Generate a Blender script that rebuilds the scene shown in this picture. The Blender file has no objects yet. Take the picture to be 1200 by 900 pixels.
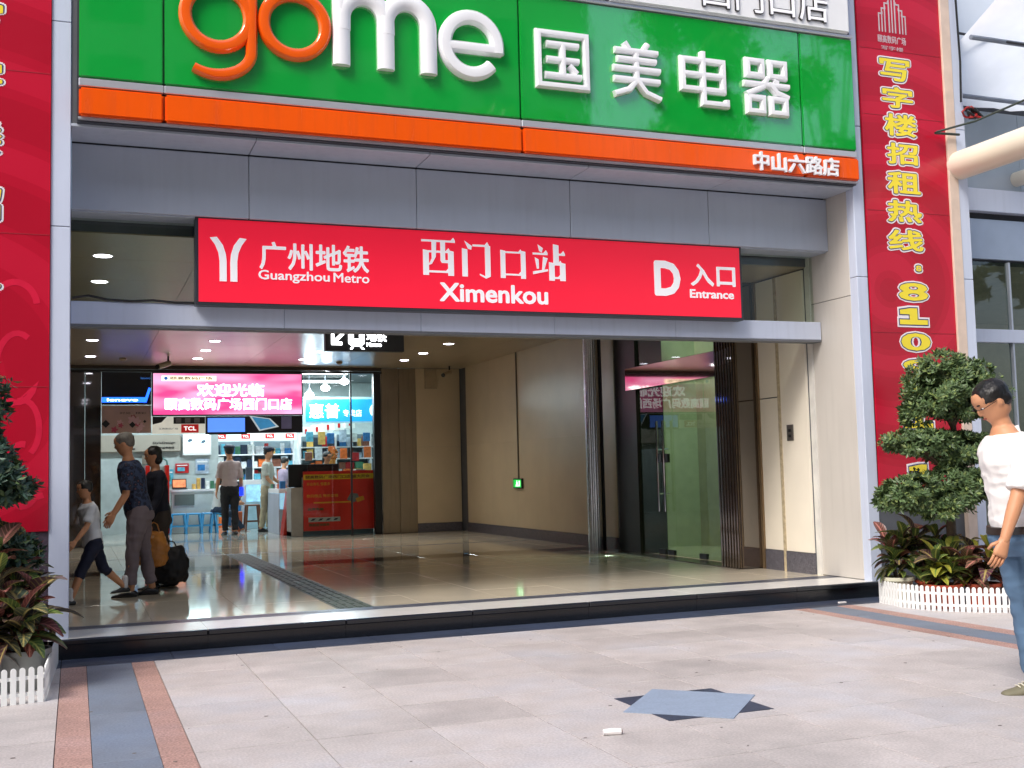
import bpy, bmesh, math, random
from math import sin, cos, pi, radians
from mathutils import Vector, Matrix, noise
random.seed(7)
S = bpy.context.scene
COL = S.collection

# ------------------------------------------------------------------ camera
cam = bpy.data.objects.new('camera', bpy.data.cameras.new('camera'))
COL.objects.link(cam)
yaw, pitch, roll = radians(-21.2074), radians(4.4), radians(-1.4297)
F = Vector((-sin(yaw)*cos(pitch), cos(yaw)*cos(pitch), sin(pitch)))
RT = Vector((cos(yaw), sin(yaw), 0)); UP = RT.cross(F)
r2 = cos(roll)*RT + sin(roll)*UP; u2 = -sin(roll)*RT + cos(roll)*UP
M = Matrix((r2, u2, -F)).transposed().to_4x4(); M.translation = Vector((0, 0, 1.36))
cam.matrix_world = M
cam.data.sensor_width = 36; cam.data.lens = 36*1322.84/1200; cam.data.clip_end = 2000; cam.data.clip_start = .05
S.camera = cam
# ------------------------------------------------------------------ sky and sun
SUN_EL, SUN_AZ = radians(47), radians(235)      # azimuth clockwise from +Y: behind the camera, well to its left
W = bpy.data.worlds.new('World'); S.world = W; W.use_nodes = True
nt = W.node_tree; sk = nt.nodes.new('ShaderNodeTexSky'); sk.sky_type = 'NISHITA'; sk.sun_disc = False
sk.sun_elevation = SUN_EL; sk.sun_rotation = SUN_AZ; sk.air_density = 1.0; sk.dust_density = 3.0
bg = nt.nodes['Background']; bg.inputs['Strength'].default_value = .15
nt.links.new(sk.outputs[0], bg.inputs[0])
sl = bpy.data.lights.new('sun', 'SUN'); sl.energy = 1.8; sl.angle = radians(20); sl.color = (1, .96, .91)
so = bpy.data.objects.new('sun', sl); COL.objects.link(so)
sd = Vector((sin(SUN_AZ)*cos(SUN_EL), cos(SUN_AZ)*cos(SUN_EL), sin(SUN_EL)))
so.rotation_euler = (-sd).to_track_quat('-Z', 'Y').to_euler(); so.location = sd*60
S.view_settings.view_transform = 'Standard'; S.view_settings.look = 'None'
S.view_settings.exposure = 0.65; S.view_settings.gamma = 1
S.render.engine = 'CYCLES'
try:
    S.cycles.use_denoising = True; S.cycles.max_bounces = 8; S.cycles.transparent_max_bounces = 12
    S.cycles.sample_clamp_indirect = 6; S.cycles.caustics_reflective = False; S.cycles.caustics_refractive = False
except Exception: pass

# ------------------------------------------------------------------ materials
def srgb(h):
    h = h.lstrip('#'); o = []
    for i in (0, 2, 4):
        c = int(h[i:i+2], 16)/255; o.append(c/12.92 if c <= .04045 else ((c+.055)/1.055)**2.4)
    return tuple(o)
MATS = {}
def mat(name, col, rough=.5, metal=0, var=.12, scale=6, bump=0, bscale=60, rnd=0, emit=0, ecol=None, spec=.5, speck=0, coat=0, trans=0, streak=0):
    if name in MATS: return MATS[name]
    if isinstance(col, str): col = srgb(col)
    m = bpy.data.materials.new(name); m.use_nodes = True; n = m.node_tree; N = n.nodes; L = n.links
    b = N['Principled BSDF']; b.inputs['Roughness'].default_value = rough; b.inputs['Metallic'].default_value = metal
    b.inputs['Specular IOR Level'].default_value = spec
    if coat: b.inputs['Coat Weight'].default_value = coat; b.inputs['Coat Roughness'].default_value = .03; b.inputs['Coat IOR'].default_value = 2.1 if coat > .3 else 1.5
    tc = N.new('ShaderNodeTexCoord')
    ns = N.new('ShaderNodeTexNoise'); ns.inputs['Scale'].default_value = scale; ns.inputs['Detail'].default_value = 5
    L.new(tc.outputs['Object'], ns.inputs['Vector'])
    mr = N.new('ShaderNodeMapRange'); mr.inputs[1].default_value = .25; mr.inputs[2].default_value = .75
    mr.inputs[3].default_value = 1-var; mr.inputs[4].default_value = 1+var
    L.new(ns.outputs[0], mr.inputs[0])
    last = mr.outputs[0]
    def mul(a, bb):
        k = N.new('ShaderNodeMath'); k.operation = 'MULTIPLY'; L.new(a, k.inputs[0]); L.new(bb, k.inputs[1]); return k.outputs[0]
    if rnd:
        oi = N.new('ShaderNodeObjectInfo'); q = N.new('ShaderNodeMapRange'); q.inputs[3].default_value = 1-rnd; q.inputs[4].default_value = 1+rnd
        L.new(oi.outputs['Random'], q.inputs[0]); last = mul(last, q.outputs[0])
    if speck:
        sn = N.new('ShaderNodeTexNoise'); sn.inputs['Scale'].default_value = 75; sn.inputs['Detail'].default_value = 3
        L.new(tc.outputs['Object'], sn.inputs['Vector'])
        q = N.new('ShaderNodeMapRange'); q.inputs[1].default_value = .35; q.inputs[2].default_value = .65; q.inputs[3].default_value = 1-speck; q.inputs[4].default_value = 1+speck
        L.new(sn.outputs[0], q.inputs[0]); last = mul(last, q.outputs[0])
    if streak:
        g = N.new('ShaderNodeNewGeometry'); mp = N.new('ShaderNodeMapping'); mp.inputs['Scale'].default_value = (9, 9, .7); L.new(g.outputs['Position'], mp.inputs[0])
        sn = N.new('ShaderNodeTexNoise'); sn.inputs['Scale'].default_value = 1.6; sn.inputs['Detail'].default_value = 6; L.new(mp.outputs[0], sn.inputs['Vector'])
        q = N.new('ShaderNodeMapRange'); q.inputs[1].default_value = .5; q.inputs[2].default_value = .8; q.inputs[3].default_value = 1; q.inputs[4].default_value = 1-streak
        L.new(sn.outputs[0], q.inputs[0]); last = mul(last, q.outputs[0])
        q2 = N.new('ShaderNodeMapRange'); q2.inputs[1].default_value = .45; q2.inputs[2].default_value = .75; q2.inputs[3].default_value = rough; q2.inputs[4].default_value = min(1, rough+.18)
        L.new(sn.outputs[0], q2.inputs[0]); L.new(q2.outputs[0], b.inputs['Roughness'])
    mx = N.new('ShaderNodeVectorMath'); mx.operation = 'SCALE'; mx.inputs[0].default_value = col
    L.new(last, mx.inputs['Scale']); L.new(mx.outputs[0], b.inputs['Base Color'])
    if bump:
        bn = N.new('ShaderNodeTexNoise'); bn.inputs['Scale'].default_value = bscale; bn.inputs['Detail'].default_value = 4
        L.new(tc.outputs['Object'], bn.inputs['Vector'])
        bp = N.new('ShaderNodeBump'); bp.inputs['Strength'].default_value = bump; bp.inputs['Distance'].default_value = .01
        L.new(bn.outputs[0], bp.inputs['Height']); L.new(bp.outputs[0], b.inputs['Normal'])
    if emit:
        b.inputs['Emission Color'].default_value = (*(srgb(ecol) if isinstance(ecol, str) else (ecol or col)), 1)
        b.inputs['Emission Strength'].default_value = emit
    if trans:
        tr = N.new('ShaderNodeBsdfTranslucent'); L.new(mx.outputs[0], tr.inputs[0])
        ms = N.new('ShaderNodeMixShader'); ms.inputs[0].default_value = trans
        L.new(b.outputs[0], ms.inputs[1]); L.new(tr.outputs[0], ms.inputs[2]); L.new(ms.outputs[0], N['Material Output'].inputs[0])
    MATS[name] = m; return m
def glass(name, tint=(.9, .95, .93), refl=1.0, ior=1.5, base=.0):
    if name in MATS: return MATS[name]
    m = bpy.data.materials.new(name); m.use_nodes = True; n = m.node_tree; N = n.nodes; L = n.links
    N.remove(N['Principled BSDF'])
    t = N.new('ShaderNodeBsdfTransparent'); t.inputs[0].default_value = (*tint, 1)
    g = N.new('ShaderNodeBsdfGlossy'); g.inputs['Roughness'].default_value = .01; g.inputs[0].default_value = (refl, refl, refl, 1)
    f = N.new('ShaderNodeFresnel'); f.inputs[0].default_value = ior
    ad = N.new('ShaderNodeMath'); ad.operation = 'ADD'; ad.use_clamp = True; ad.inputs[1].default_value = base
    L.new(f.outputs[0], ad.inputs[0])
    gg = N.new('ShaderNodeNewGeometry'); iv = N.new('ShaderNodeMath'); iv.operation = 'SUBTRACT'; iv.inputs[0].default_value = 1; L.new(gg.outputs['Backfacing'], iv.inputs[1])
    mm = N.new('ShaderNodeMath'); mm.operation = 'MULTIPLY'; L.new(ad.outputs[0], mm.inputs[0]); L.new(iv.outputs[0], mm.inputs[1])   # reflect off the outer face only
    x = N.new('ShaderNodeMixShader'); L.new(mm.outputs[0], x.inputs[0]); L.new(t.outputs[0], x.inputs[1]); L.new(g.outputs[0], x.inputs[2])
    L.new(x.outputs[0], N['Material Output'].inputs[0]); MATS[name] = m; return m

# ------------------------------------------------------------------ object helpers
def props(o, label=None, cat=None, group=None, kind=None):
    if label: o['label'] = label
    if cat: o['category'] = cat
    if group: o['group'] = group
    if kind: o['kind'] = kind
    return o
def thing(name, label, cat, loc=(0, 0, 0), group=None, kind=None, rz=0):
    o = bpy.data.objects.new(name, None); o.empty_display_size = .1; COL.objects.link(o)
    o.location = loc; o.rotation_euler = (0, 0, rz)
    return props(o, label, cat, group, kind)
def wloc(o):
    v = Vector((0, 0, 0))
    while o: v += o.location; o = o.parent
    return v
class MB:
    def __init__(s): s.v = []; s.f = []; s.m = []
    def add(s, vs, fs, mi=0):
        k = len(s.v); s.v += [tuple(v) for v in vs]; s.f += [tuple(i+k for i in f) for f in fs]; s.m += [mi]*len(fs); return s
    def box(s, x0, x1, y0, y1, z0, z1, ch=0, mi=0):
        if x0 > x1: x0, x1 = x1, x0
        if y0 > y1: y0, y1 = y1, y0
        if z0 > z1: z0, z1 = z1, z0
        if ch:
            bm = bmesh.new(); bmesh.ops.create_cube(bm, size=1)
            for v in bm.verts: v.co = Vector(((x0+x1)/2+v.co.x*(x1-x0), (y0+y1)/2+v.co.y*(y1-y0), (z0+z1)/2+v.co.z*(z1-z0)))
            bmesh.ops.bevel(bm, geom=bm.edges[:], offset=ch, segments=2 if ch > .01 else 1, affect='EDGES')
            bm.verts.index_update(); s.add([v.co[:] for v in bm.verts], [[v.index for v in f.verts] for f in bm.faces], mi); bm.free(); return s
        return s.add([(x0,y0,z0),(x1,y0,z0),(x1,y1,z0),(x0,y1,z0),(x0,y0,z1),(x1,y0,z1),(x1,y1,z1),(x0,y1,z1)],
                     [(0,3,2,1),(4,5,6,7),(0,1,5,4),(1,2,6,5),(2,3,7,6),(3,0,4,7)], mi)
    def tube(s, pts, r, n=10, mi=0):
        pts = [Vector(p) for p in pts]; rs = r if isinstance(r, (list, tuple)) else [r]*len(pts)
        rings = []
        for i, p in enumerate(pts):
            t = (pts[min(i+1, len(pts)-1)]-pts[max(i-1, 0)]).normalized()
            a = Vector((0, 0, 1)) if abs(t.z) < .9 else Vector((1, 0, 0))
            u = t.cross(a).normalized(); w = t.cross(u)
            rings.append([p+rs[i]*(cos(2*pi*k/n)*u+sin(2*pi*k/n)*w) for k in range(n)])
        vs = [v for rg in rings for v in rg]; fs = []
        for i in range(len(rings)-1):
            for k in range(n): fs.append((i*n+k, i*n+(k+1) % n, (i+1)*n+(k+1) % n, (i+1)*n+k))
        fs.append(tuple(range(n))[::-1]); fs.append(tuple((len(rings)-1)*n+k for k in range(n)))
        return s.add(vs, fs, mi)
    def lathe(s, prof, c=(0, 0, 0), n=24, mi=0, sy=1):
        vs = []; fs = []
        for r, z in prof:
            for k in range(n): vs.append((c[0]+r*cos(2*pi*k/n), c[1]+sy*r*sin(2*pi*k/n), c[2]+z))
        for i in range(len(prof)-1):
            for k in range(n): fs.append((i*n+k, i*n+(k+1) % n, (i+1)*n+(k+1) % n, (i+1)*n+k))
        fs.append(tuple(range(n))[::-1]); fs.append(tuple((len(prof)-1)*n+k for k in range(n)))
        return s.add(vs, fs, mi)
    def ell(s, c, r, n=14, mi=0):
        vs = []; fs = []; m = n//2
        for i in range(1, m):
            a = pi*i/m
            for k in range(n): vs.append((c[0]+r[0]*sin(a)*cos(2*pi*k/n), c[1]+r[1]*sin(a)*sin(2*pi*k/n), c[2]+r[2]*cos(a)))
        for i in range(m-2):
            for k in range(n): fs.append((i*n+k, (i+1)*n+k, (i+1)*n+(k+1) % n, i*n+(k+1) % n))
        t = len(vs); vs += [(c[0], c[1], c[2]+r[2]), (c[0], c[1], c[2]-r[2])]
        for k in range(n): fs += [(t, k, (k+1) % n), (t+1, (m-2)*n+(k+1) % n, (m-2)*n+k)]
        return s.add(vs, fs, mi)
    def poly(s, pts, y0, y1, mi=0):      # outline in (x,z), front face at y0
        n = len(pts); vs = [(x, y0, z) for x, z in pts]+[(x, y1, z) for x, z in pts]
        return s.add(vs, [tuple(range(n)), tuple(range(2*n-1, n-1, -1))]+[(i, i+n, (i+1) % n+n, (i+1) % n) for i in range(n)], mi)
    def mesh(s, name, mats, smooth=False):
        me = bpy.data.meshes.new(name); me.from_pydata(s.v, [], s.f)
        for m in (mats if isinstance(mats, (list, tuple)) else [mats]): me.materials.append(m)
        me.polygons.foreach_set('material_index', s.m)
        bm = bmesh.new(); bm.from_mesh(me); bmesh.ops.recalc_face_normals(bm, faces=bm.faces[:]); bm.to_mesh(me); bm.free()
        if smooth:
            me.polygons.foreach_set('use_smooth', [True]*len(me.polygons))
            try: me.set_sharp_from_angle(angle=radians(40))
            except Exception: pass
        me.update(); return me
    def build(s, name, mats, parent=None, smooth=False, w=True, label=None, cat=None, group=None, kind=None, origin=None):
        me = s.mesh(name, mats, smooth); o = bpy.data.objects.new(name, me); COL.objects.link(o)
        if parent:
            o.parent = parent
            if w: me.transform(Matrix.Translation(-wloc(parent)))
        elif w:                      # put the origin at the base of the thing
            xs = [v.co for v in me.vertices]
            c = Vector(((min(v.x for v in xs)+max(v.x for v in xs))/2, (min(v.y for v in xs)+max(v.y for v in xs))/2, min(v.z for v in xs)))
            me.transform(Matrix.Translation(-c)); o.location = c
        return props(o, label, cat, group, kind)
def inst(name, me, parent, loc=(0, 0, 0), rot=(0, 0, 0), scale=None):
    o = bpy.data.objects.new(name, me); COL.objects.link(o); o.parent = parent; o.location = loc; o.rotation_euler = rot
    if scale: o.scale = scale
    return o
def copy_tree(o, parent=None):
    c = o.copy(); COL.objects.link(c); c.parent = parent
    for ch in [x for x in COL.objects if x.parent == o]: copy_tree(ch, c)
    return c
def text(s, x0, x1, z0, z1, y, depth, m, parent, bold=.0, name='lettering', bevel=0, plane='Y', target=None, keep=False, mesh_only=False):
    cu = bpy.data.curves.new('t', 'FONT'); cu.body = s; cu.size = 1; cu.offset = bold if bold <= .010 else 0; cu.extrude = .05; cu.resolution_u = 3
    cu.bevel_depth = bevel; cu.bevel_resolution = 1
    o = bpy.data.objects.new('t', cu); COL.objects.link(o)
    me = bpy.data.meshes.new_from_object(o.evaluated_get(bpy.context.evaluated_depsgraph_get()))
    bpy.data.objects.remove(o); bpy.data.curves.remove(cu)
    if bold > .010:      # heavier strokes: the same outline laid again around itself
        r = bold*.9; vs0 = [v.co.copy() for v in me.vertices]; fs0 = [tuple(p.vertices) for p in me.polygons]; n0 = len(vs0); vs = []; fs = []
        k = 12 if r > .05 else 8
        dirs = [(0, 0)]+[(r*cos(2*pi*i/k), r*sin(2*pi*i/k)) for i in range(k)]
        for i, (dx, dy) in enumerate(dirs):
            vs += [(v.x+dx, v.y+dy, v.z+(.0006*i if v.z > 0 else 0)) for v in vs0]; fs += [tuple(a_+i*n0 for a_ in f) for f in fs0]
        me = bpy.data.meshes.new('t'); me.from_pydata(vs, [], fs)
    X = [v.co.x for v in me.vertices]; Y = [v.co.y for v in me.vertices]; Z = [v.co.z for v in me.vertices]
    a, b, c, d, e, g = min(X), max(X), min(Y), max(Y), min(Z), max(Z)
    for v in me.vertices:
        x = x0+(v.co.x-a)/(b-a)*(x1-x0); z = z0+(v.co.y-c)/(d-c)*(z1-z0); dd = (v.co.z-e)/(g-e)*depth
        v.co = (x, y-dd, z) if plane == 'Y' else (y-dd, -x, z)
    me.materials.clear(); me.materials.append(m)
    ob = bpy.data.objects.new(name, me); COL.objects.link(ob)
    ob.parent = parent; me.transform(Matrix.Translation(-wloc(parent))); me.update()
    return ob
def sweep(mb, pts, w, y, d, closed=False, taper=None, rnd=.55, mi=0):
    """a raised stroke drawn on a vertical board: pts in (x,z), width w, standing d in front of y"""
    n = len(pts); prof = [(-.5, 0), (-.5, rnd*d), (-.32, .92*d), (0, d), (.32, .92*d), (.5, rnd*d), (.5, 0)]; K = len(prof)
    vs = []; fs = []
    for i, (x, z) in enumerate(pts):
        if closed: a = pts[i-1]; b = pts[(i+1) % n]
        else: a = pts[max(i-1, 0)]; b = pts[min(i+1, n-1)]
        p = Vector((x, z)); d1 = (p-Vector(a)); d2 = (Vector(b)-p)
        d1 = d1.normalized() if d1.length > 1e-9 else d2.normalized(); d2 = d2.normalized() if d2.length > 1e-9 else d1
        t = (d1+d2).normalized(); nn = Vector((-t.y, t.x)); k = 1/max(.5, nn.dot(Vector((-d1.y, d1.x))))
        ww = w*(taper[i] if taper else 1)*k
        for u, h in prof: vs.append((x+nn.x*u*ww, y-h, z+nn.y*u*ww))
    m = n if closed else n-1
    for i in range(m):
        j = (i+1) % n
        for k in range(K-1): fs.append((i*K+k, i*K+k+1, j*K+k+1, j*K+k))
    if not closed: fs += [tuple(range(K)), tuple((n-1)*K+k for k in range(K))[::-1]]
    mb.add(vs, fs, mi)
def arc(cx, cz, rx, rz, a0, a1, n=24): return [(cx+rx*cos(radians(a0+(a1-a0)*i/n)), cz+rz*sin(radians(a0+(a1-a0)*i/n))) for i in range(n+1)]

# ------------------------------------------------------------------ shared materials
ALU = mat('aluminium panel', '#b8c1cf', .40, .2, .05, 1.5, rnd=.03, streak=.05)
ALU_D = mat('aluminium panel joint', '#55585e', .6, 0)
ALU_L = mat('pale aluminium panel', '#ccd5e8', .4, .1, .04, 1.5, rnd=.03, streak=.08)
ALU_W = mat('warm grey metal panel', '#c6c1ba', .45, .0, .05, 1.5, streak=.07, bump=.04, bscale=1.2)
GREEN = mat('green acrylic', '#12a83c', .05, 0, .03, 2, bump=.45, bscale=3.0, spec=.7, coat=1)
ORANGE = mat('orange acrylic', '#f25a0c', .14, 0, .05, 1.5, spec=.6, streak=.14)
WHITE = mat('white acrylic', '#eef0f2', .25, 0, .03, 4)
SILVER = mat('silver trim', '#c8cbd2', .3, .5, .04)
RED = mat('red sign face', '#e8203a', .35, 0, .03, 3, emit=.22, ecol='#ff2040')
DKFRAME = mat('dark frame paint', '#3a3d44', .4, .2)
SIGNW = mat('white sign lettering', '#f2f2f6', .4, 0, .02, emit=.15)
GRAN = mat('black granite', '#14171d', .16, 0, .35, 40, speck=.5, spec=.6)
STEEL = mat('polished steel', '#c9ccd0', .08, 1, .03)
BROWN = mat('brown polished stone', '#3a2d22', .05, .0, .35, 14, spec=.9, coat=.6)
BEIGE = mat('beige polished wall panel', '#c6b597', .32, 0, .06, 2, rnd=.03, spec=.35)
CREAM = mat('cream wall paint', '#ece4d4', .5, 0, .05, 2)
SKIRT = mat('grey stone skirting', '#5c5a62', .25, 0, .15, 20, speck=.25)
BLACK = mat('black plastic', '#121316', .4)
DGREY = mat('dark grey panel', '#34363a', .4)

# ================================================================== GROUND
GX0, GX1 = -3.1, 12.3
gm = bpy.data.materials.new('street paving'); gm.use_nodes = True
n = gm.node_tree; b = n.nodes['Principled BSDF']; tc = n.nodes.new('ShaderNodeTexCoord'); br = n.nodes.new('ShaderNodeTexBrick')
br.offset = 0; br.inputs['Scale'].default_value = 1/.61; br.inputs['Brick Width'].default_value = 1; br.inputs['Row Height'].default_value = 1; br.inputs['Mortar Size'].default_value = .008
br.inputs['Color1'].default_value = (.34, .30, .29, 1); br.inputs['Color2'].default_value = (.38, .35, .34, 1); br.inputs['Mortar'].default_value = (.1, .09, .09, 1)
n.links.new(tc.outputs['Object'], br.inputs[0]); n.links.new(br.outputs[0], b.inputs['Base Color']); b.inputs['Roughness'].default_value = .6
ground = MB().box(-400, 400, -400, 400, -.6, -.03).build('ground', gm, kind='structure', w=False)
PAV = mat('pink grey granite paver', '#b6b3b3', .5, 0, .10, 3.5, bump=.2, bscale=90, rnd=.06, speck=.13, spec=.35)
# large cloudy dirt patches on the pavers, in world space
def stain(m, s=.55, lo=.86):
    n = m.node_tree; N = n.nodes; L = n.links; b = N['Principled BSDF']; lk = b.inputs['Base Color'].links[0]; src = lk.from_socket
    g = N.new('ShaderNodeNewGeometry'); ns = N.new('ShaderNodeTexNoise'); ns.inputs['Scale'].default_value = s; ns.inputs['Detail'].default_value = 7; ns.inputs['Roughness'].default_value = .62
    L.new(g.outputs['Position'], ns.inputs['Vector'])
    cr = N.new('ShaderNodeValToRGB'); cr.color_ramp.elements[0].position = .36; cr.color_ramp.elements[0].color = (lo, lo*.955, lo*.92, 1)
    cr.color_ramp.elements[1].position = .66; cr.color_ramp.elements[1].color = (1.02, 1.03, 1.07, 1)
    e5 = cr.color_ramp.elements.new(.5); e5.color = (1.04, .985, .945, 1)
    L.new(ns.outputs[0], cr.inputs[0])
    v = N.new('ShaderNodeVectorMath'); v.operation = 'MULTIPLY'; L.new(src, v.inputs[0]); L.new(cr.outputs[0], v.inputs[1]); L.new(v.outputs[0], b.inputs['Base Color'])
stain(PAV, .8, .84)
PR = mat('red granite strip', '#a68880', .55, 0, .12, 5, bump=.1, bscale=90, rnd=.08, speck=.34); stain(PR, 1.2, .88)
PB = mat('blue grey granite strip', '#707c8c', .5, 0, .1, 5, bump=.1, bscale=90, rnd=.06, speck=.15); stain(PB, 1.2, .86)
PD = mat('dark blue granite border', '#3a4458', .4, 0, .15, 6, rnd=.07, speck=.2); stain(PD, 1.5, .8)
pavement = MB().box(GX0, GX1, 1.0, 9.45, -.028, -.012).build('pavement', mat('mortar', '#55504e', .9), kind='structure', w=False)
PM = {}
def slab(x0, x1, y0, y1, m, name, parent, ztop=0.0, th=.03, gap=.0032):
    w = round(x1-x0-2*gap, 4); h = round(y1-y0-2*gap, 4)
    if w <= 0.01 or h <= .01: return
    key = (w, h, m.name, th)
    if key not in PM:
        PM[key] = MB().box(-w/2, w/2, -h/2, h/2, -th, 0, ch=.0012).mesh(name, m)
    pl = wloc(parent)
    return inst(name, PM[key], parent, (Vector(((x0+x1)/2, (y0+y1)/2, ztop+random.uniform(-.0006, .0006)))-pl)[:])
def field(x0, x1, y0, y1, px, py, ox, oy, m, name, parent, **k):
    xs = [x0]+[ox+i*px for i in range(-60, 60) if x0+.02 < ox+i*px < x1-.02]+[x1]
    ys = [y0]+[oy+i*py for i in range(-60, 60) if y0+.02 < oy+i*py < y1-.02]+[y1]
    for a, b_ in zip(xs, xs[1:]):
        for c, d in zip(ys, ys[1:]): slab(a, b_, c, d, m, name, parent, **k)
field(GX0, -.09, 3.1, 9.05, .61, .61, -.09, 6.55, PAV, 'paver', pavement)
field(.56, 6.29, 3.1, 9.05, .61, .61, .56, 6.55, PAV, 'paver', pavement)
field(6.95, GX1, 3.1, 9.05, .61, .61, 6.95, 6.55, PAV, 'paver', pavement)
for x0, x1, m in ((-.09, .085, PR), (.085, .40, PB), (.40, .56, PR), (6.29, 6.45, PR), (6.45, 6.77, PB), (6.77, 6.95, PR)):
    field(x0, x1, 3.1, 9.05, 3, 1.22, -1, 5.94, m, 'stripe_stone', pavement, gap=.0014)
field(GX0, GX1, 9.05, 9.45, .8, 1, -.09, 50.2, PD, 'border_stone', pavement)
# star inlay: square under a diamond
st = MB().box(2.98, 3.64, 5.47, 6.14, .001, .003).build('star_stone', PD, pavement, label='dark blue square of the star inlay')
MB().add([(3.31, 5.36, .005), (3.76, 5.84, .005), (3.31, 6.28, .005), (2.86, 5.78, .005), (3.31, 5.36, .001), (3.76, 5.84, .001), (3.31, 6.28, .001), (2.86, 5.78, .001)],
         [(0, 1, 2, 3), (7, 6, 5, 4), (0, 4, 5, 1), (1, 5, 6, 2), (2, 6, 7, 3), (3, 7, 4, 0)]).build('star_stone', mat('pale blue granite', '#8d9cb0', .5, 0, .06, 8, speck=.08), pavement, label='pale blue grey diamond of the star inlay')

gum = MB(); rgm = random.Random(4)
for k in range(60):
    x, y, r = rgm.uniform(-.8, 7), rgm.uniform(4.4, 9), rgm.uniform(.004, .014); gum.lathe([(r, .0004), (r*.8, .0016)], (x, y, .001), 8, sy=rgm.uniform(.6, 1))
gum.build('gum_spots', mat('old gum and grit', '#6f6864', .8, 0, .2), pavement, kind='stuff')

# ================================================================== BUILDING FRONT
ZF = .155
B = thing('mall_building', 'shopping mall entrance front of grey metal panels with metro passage', 'building', (3.7, 9.6, 0))
# step
mb = MB()
for i in range(7):
    x0 = -.12+i*1.12; mb = MB().box(max(x0, -.2)+.0015, min(x0+1.12, 7.68)-.0015, 9.425, 9.475, ZF-.045, ZF, ch=.008); mb.build('step_nosing', GRAN, B)
    MB().box(max(x0, -.2)+.001, min(x0+1.12, 7.68)-.001, 9.452, 9.5, 0, ZF-.045).build('step_riser', GRAN, B)
# columns: separate panels
def panels(x0, x1, y0, y1, zs, m, name, parent, g=.003):
    for a, b_ in zip(zs, zs[1:]): MB().box(x0, x1, y0, y1, a+g, b_-g, ch=.004).build(name, m, parent)
panels(-.19, -.043, 9.5, 10.34, [0, 3.38, 5.05, 8.0], ALU_L, 'column_panel', B)
MB().box(-.185, -.05, 9.51, 10.33, 0, 8).build('column_core', ALU_D, B)
panels(7.552, 7.685, 9.5, 9.62, [0, 3.28, 4.88, 8.0], ALU_L, 'column_panel', B)
panels(7.552, 7.685, 9.622, 10.34, [ZF, 3.1, 8.0], ALU_W, 'column_panel', B)
MB().box(7.56, 7.68, 9.51, 10.33, 0, 8).build('column_core', ALU_D, B)
MB().box(7.535, 7.552, 10.30, 10.38, ZF, 4.2).build('column_trim', mat('white trim', '#d8d6d0', .4), B)
# bulkhead over the entrance
jx = [-.043, 1.42, 2.955, 4.52, 6.08, 7.552]
for a, c in zip(jx, jx[1:]):
    MB().box(a+.003, c-.003, 9.95, 9.99, 3.63, 4.19, ch=.004).build('bulkhead_panel', ALU, B)
    MB().box(a+.003, c-.003, 9.50, 9.945, 4.20, 4.225, ch=.003).build('soffit_panel', ALU, B)
    MB().box(a+.003, c-.003, 9.992, 10.34, 3.62, 3.645, ch=.003).build('soffit_panel', ALU, B)
MB().box(-.04, 7.55, 10.0, 10.34, 3.65, 4.4).build('bulkhead_core', ALU_D, B)
MB().box(-.04, 7.55, 9.51, 10.0, 4.23, 8.0).build('facade_core', ALU_D, B)
# beam below the transom
bxs = [-.043, 1.75, 3.03, 4.4, 5.75, 7.545]
for a, c in zip(bxs, bxs[1:]):
    MB().box(a+.0015, c-.0015, 10.13, 10.31, 2.69, 2.885, ch=.006).build('beam_panel', ALU_L, B)
MB().box(-.04, 7.54, 10.15, 10.29, 2.70, 2.88).build('beam_core', ALU_D, B)
MB().box(-.043, 7.545, 10.135, 10.30, 2.668, 2.6895).build('beam_lip', mat('grey rubber strip', '#6a6d72', .6), B)
TG = glass('transom glass', (.86, .9, .86), .9, 1.45)
for a, c in ((-.043, 2.5), (2.5, 5.0), (5.0, 7.54)):
    MB().box(a+.004, c-.004, 10.235, 10.245, 2.886, 3.62).build('transom_pane', TG, B)
MB().tube([(-.03, 10.12, 2.905), (.1, 10.12, 2.93), (.25, 10.12, 2.90), (.45, 10.12, 2.892), (.62, 10.12, 2.905), (.8, 10.12, 2.892), (.97, 10.12, 2.895)], .011, 6).build('cable', BLACK, label='loose dark cable lying along the left end of the entrance beam', cat='cable')

# lobby shell: floor, walls, ceiling
CZ = 3.52
lobby_floor = MB().box(-.4, 7.68, 9.5, 22.4, -.02, ZF-.012).build('floor', mat('floor bedding', '#5a544c', .8), kind='structure', w=False)
TB = mat('polished beige floor tile', '#dad0bb', .07, 0, .05, 2.5, rnd=.03, spec=.75, speck=.05)
TW = mat('white stone strip', '#dedcd8', .2, 0, .05, 5, rnd=.03, speck=.04)
TGY = mat('grey stone strip', '#4a4e5c', .35, 0, .15, 8, rnd=.05, speck=.2, spec=.35)
TDK = mat('dark brown stone band', '#4a4138', .07, 0, .15, 8, rnd=.05, speck=.2, spec=.7)
kw = dict(ztop=ZF, th=.012, gap=.0008)
field(-.19, 7.552, 9.476, 9.99, 1.12, 1, -.12, 50, TW, 'threshold_stone', lobby_floor, **kw)
field(-.19, 7.552, 9.99, 10.22, 1.12, 1, -.12, 50, TGY, 'threshold_stone', lobby_floor, **kw)
for x0, x1 in ((-.35, 2.22), (2.56, 7.552)):
    field(x0, x1, 10.22, 15.45, .8, .8, 2.22, 10.22, TB, 'floor_tile', lobby_floor, **kw)
    field(x0, x1, 15.45, 16.15, .8, 1, 2.22, 50, TDK, 'floor_tile', lobby_floor, **kw)
    field(x0, x1, 16.15, 18.36, .8, .8, 2.22, 16.15, TB, 'floor_tile', lobby_floor, **kw)
field(-.35, 7.552, 18.36, 18.46, 1.6, 1, 2.22, 50, TGY, 'floor_tile', lobby_floor, **kw)
field(-.35, 7.552, 18.46, 22.3, .8, .8, 2.22, 18.46, TB, 'floor_tile', lobby_floor, **kw)
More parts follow.
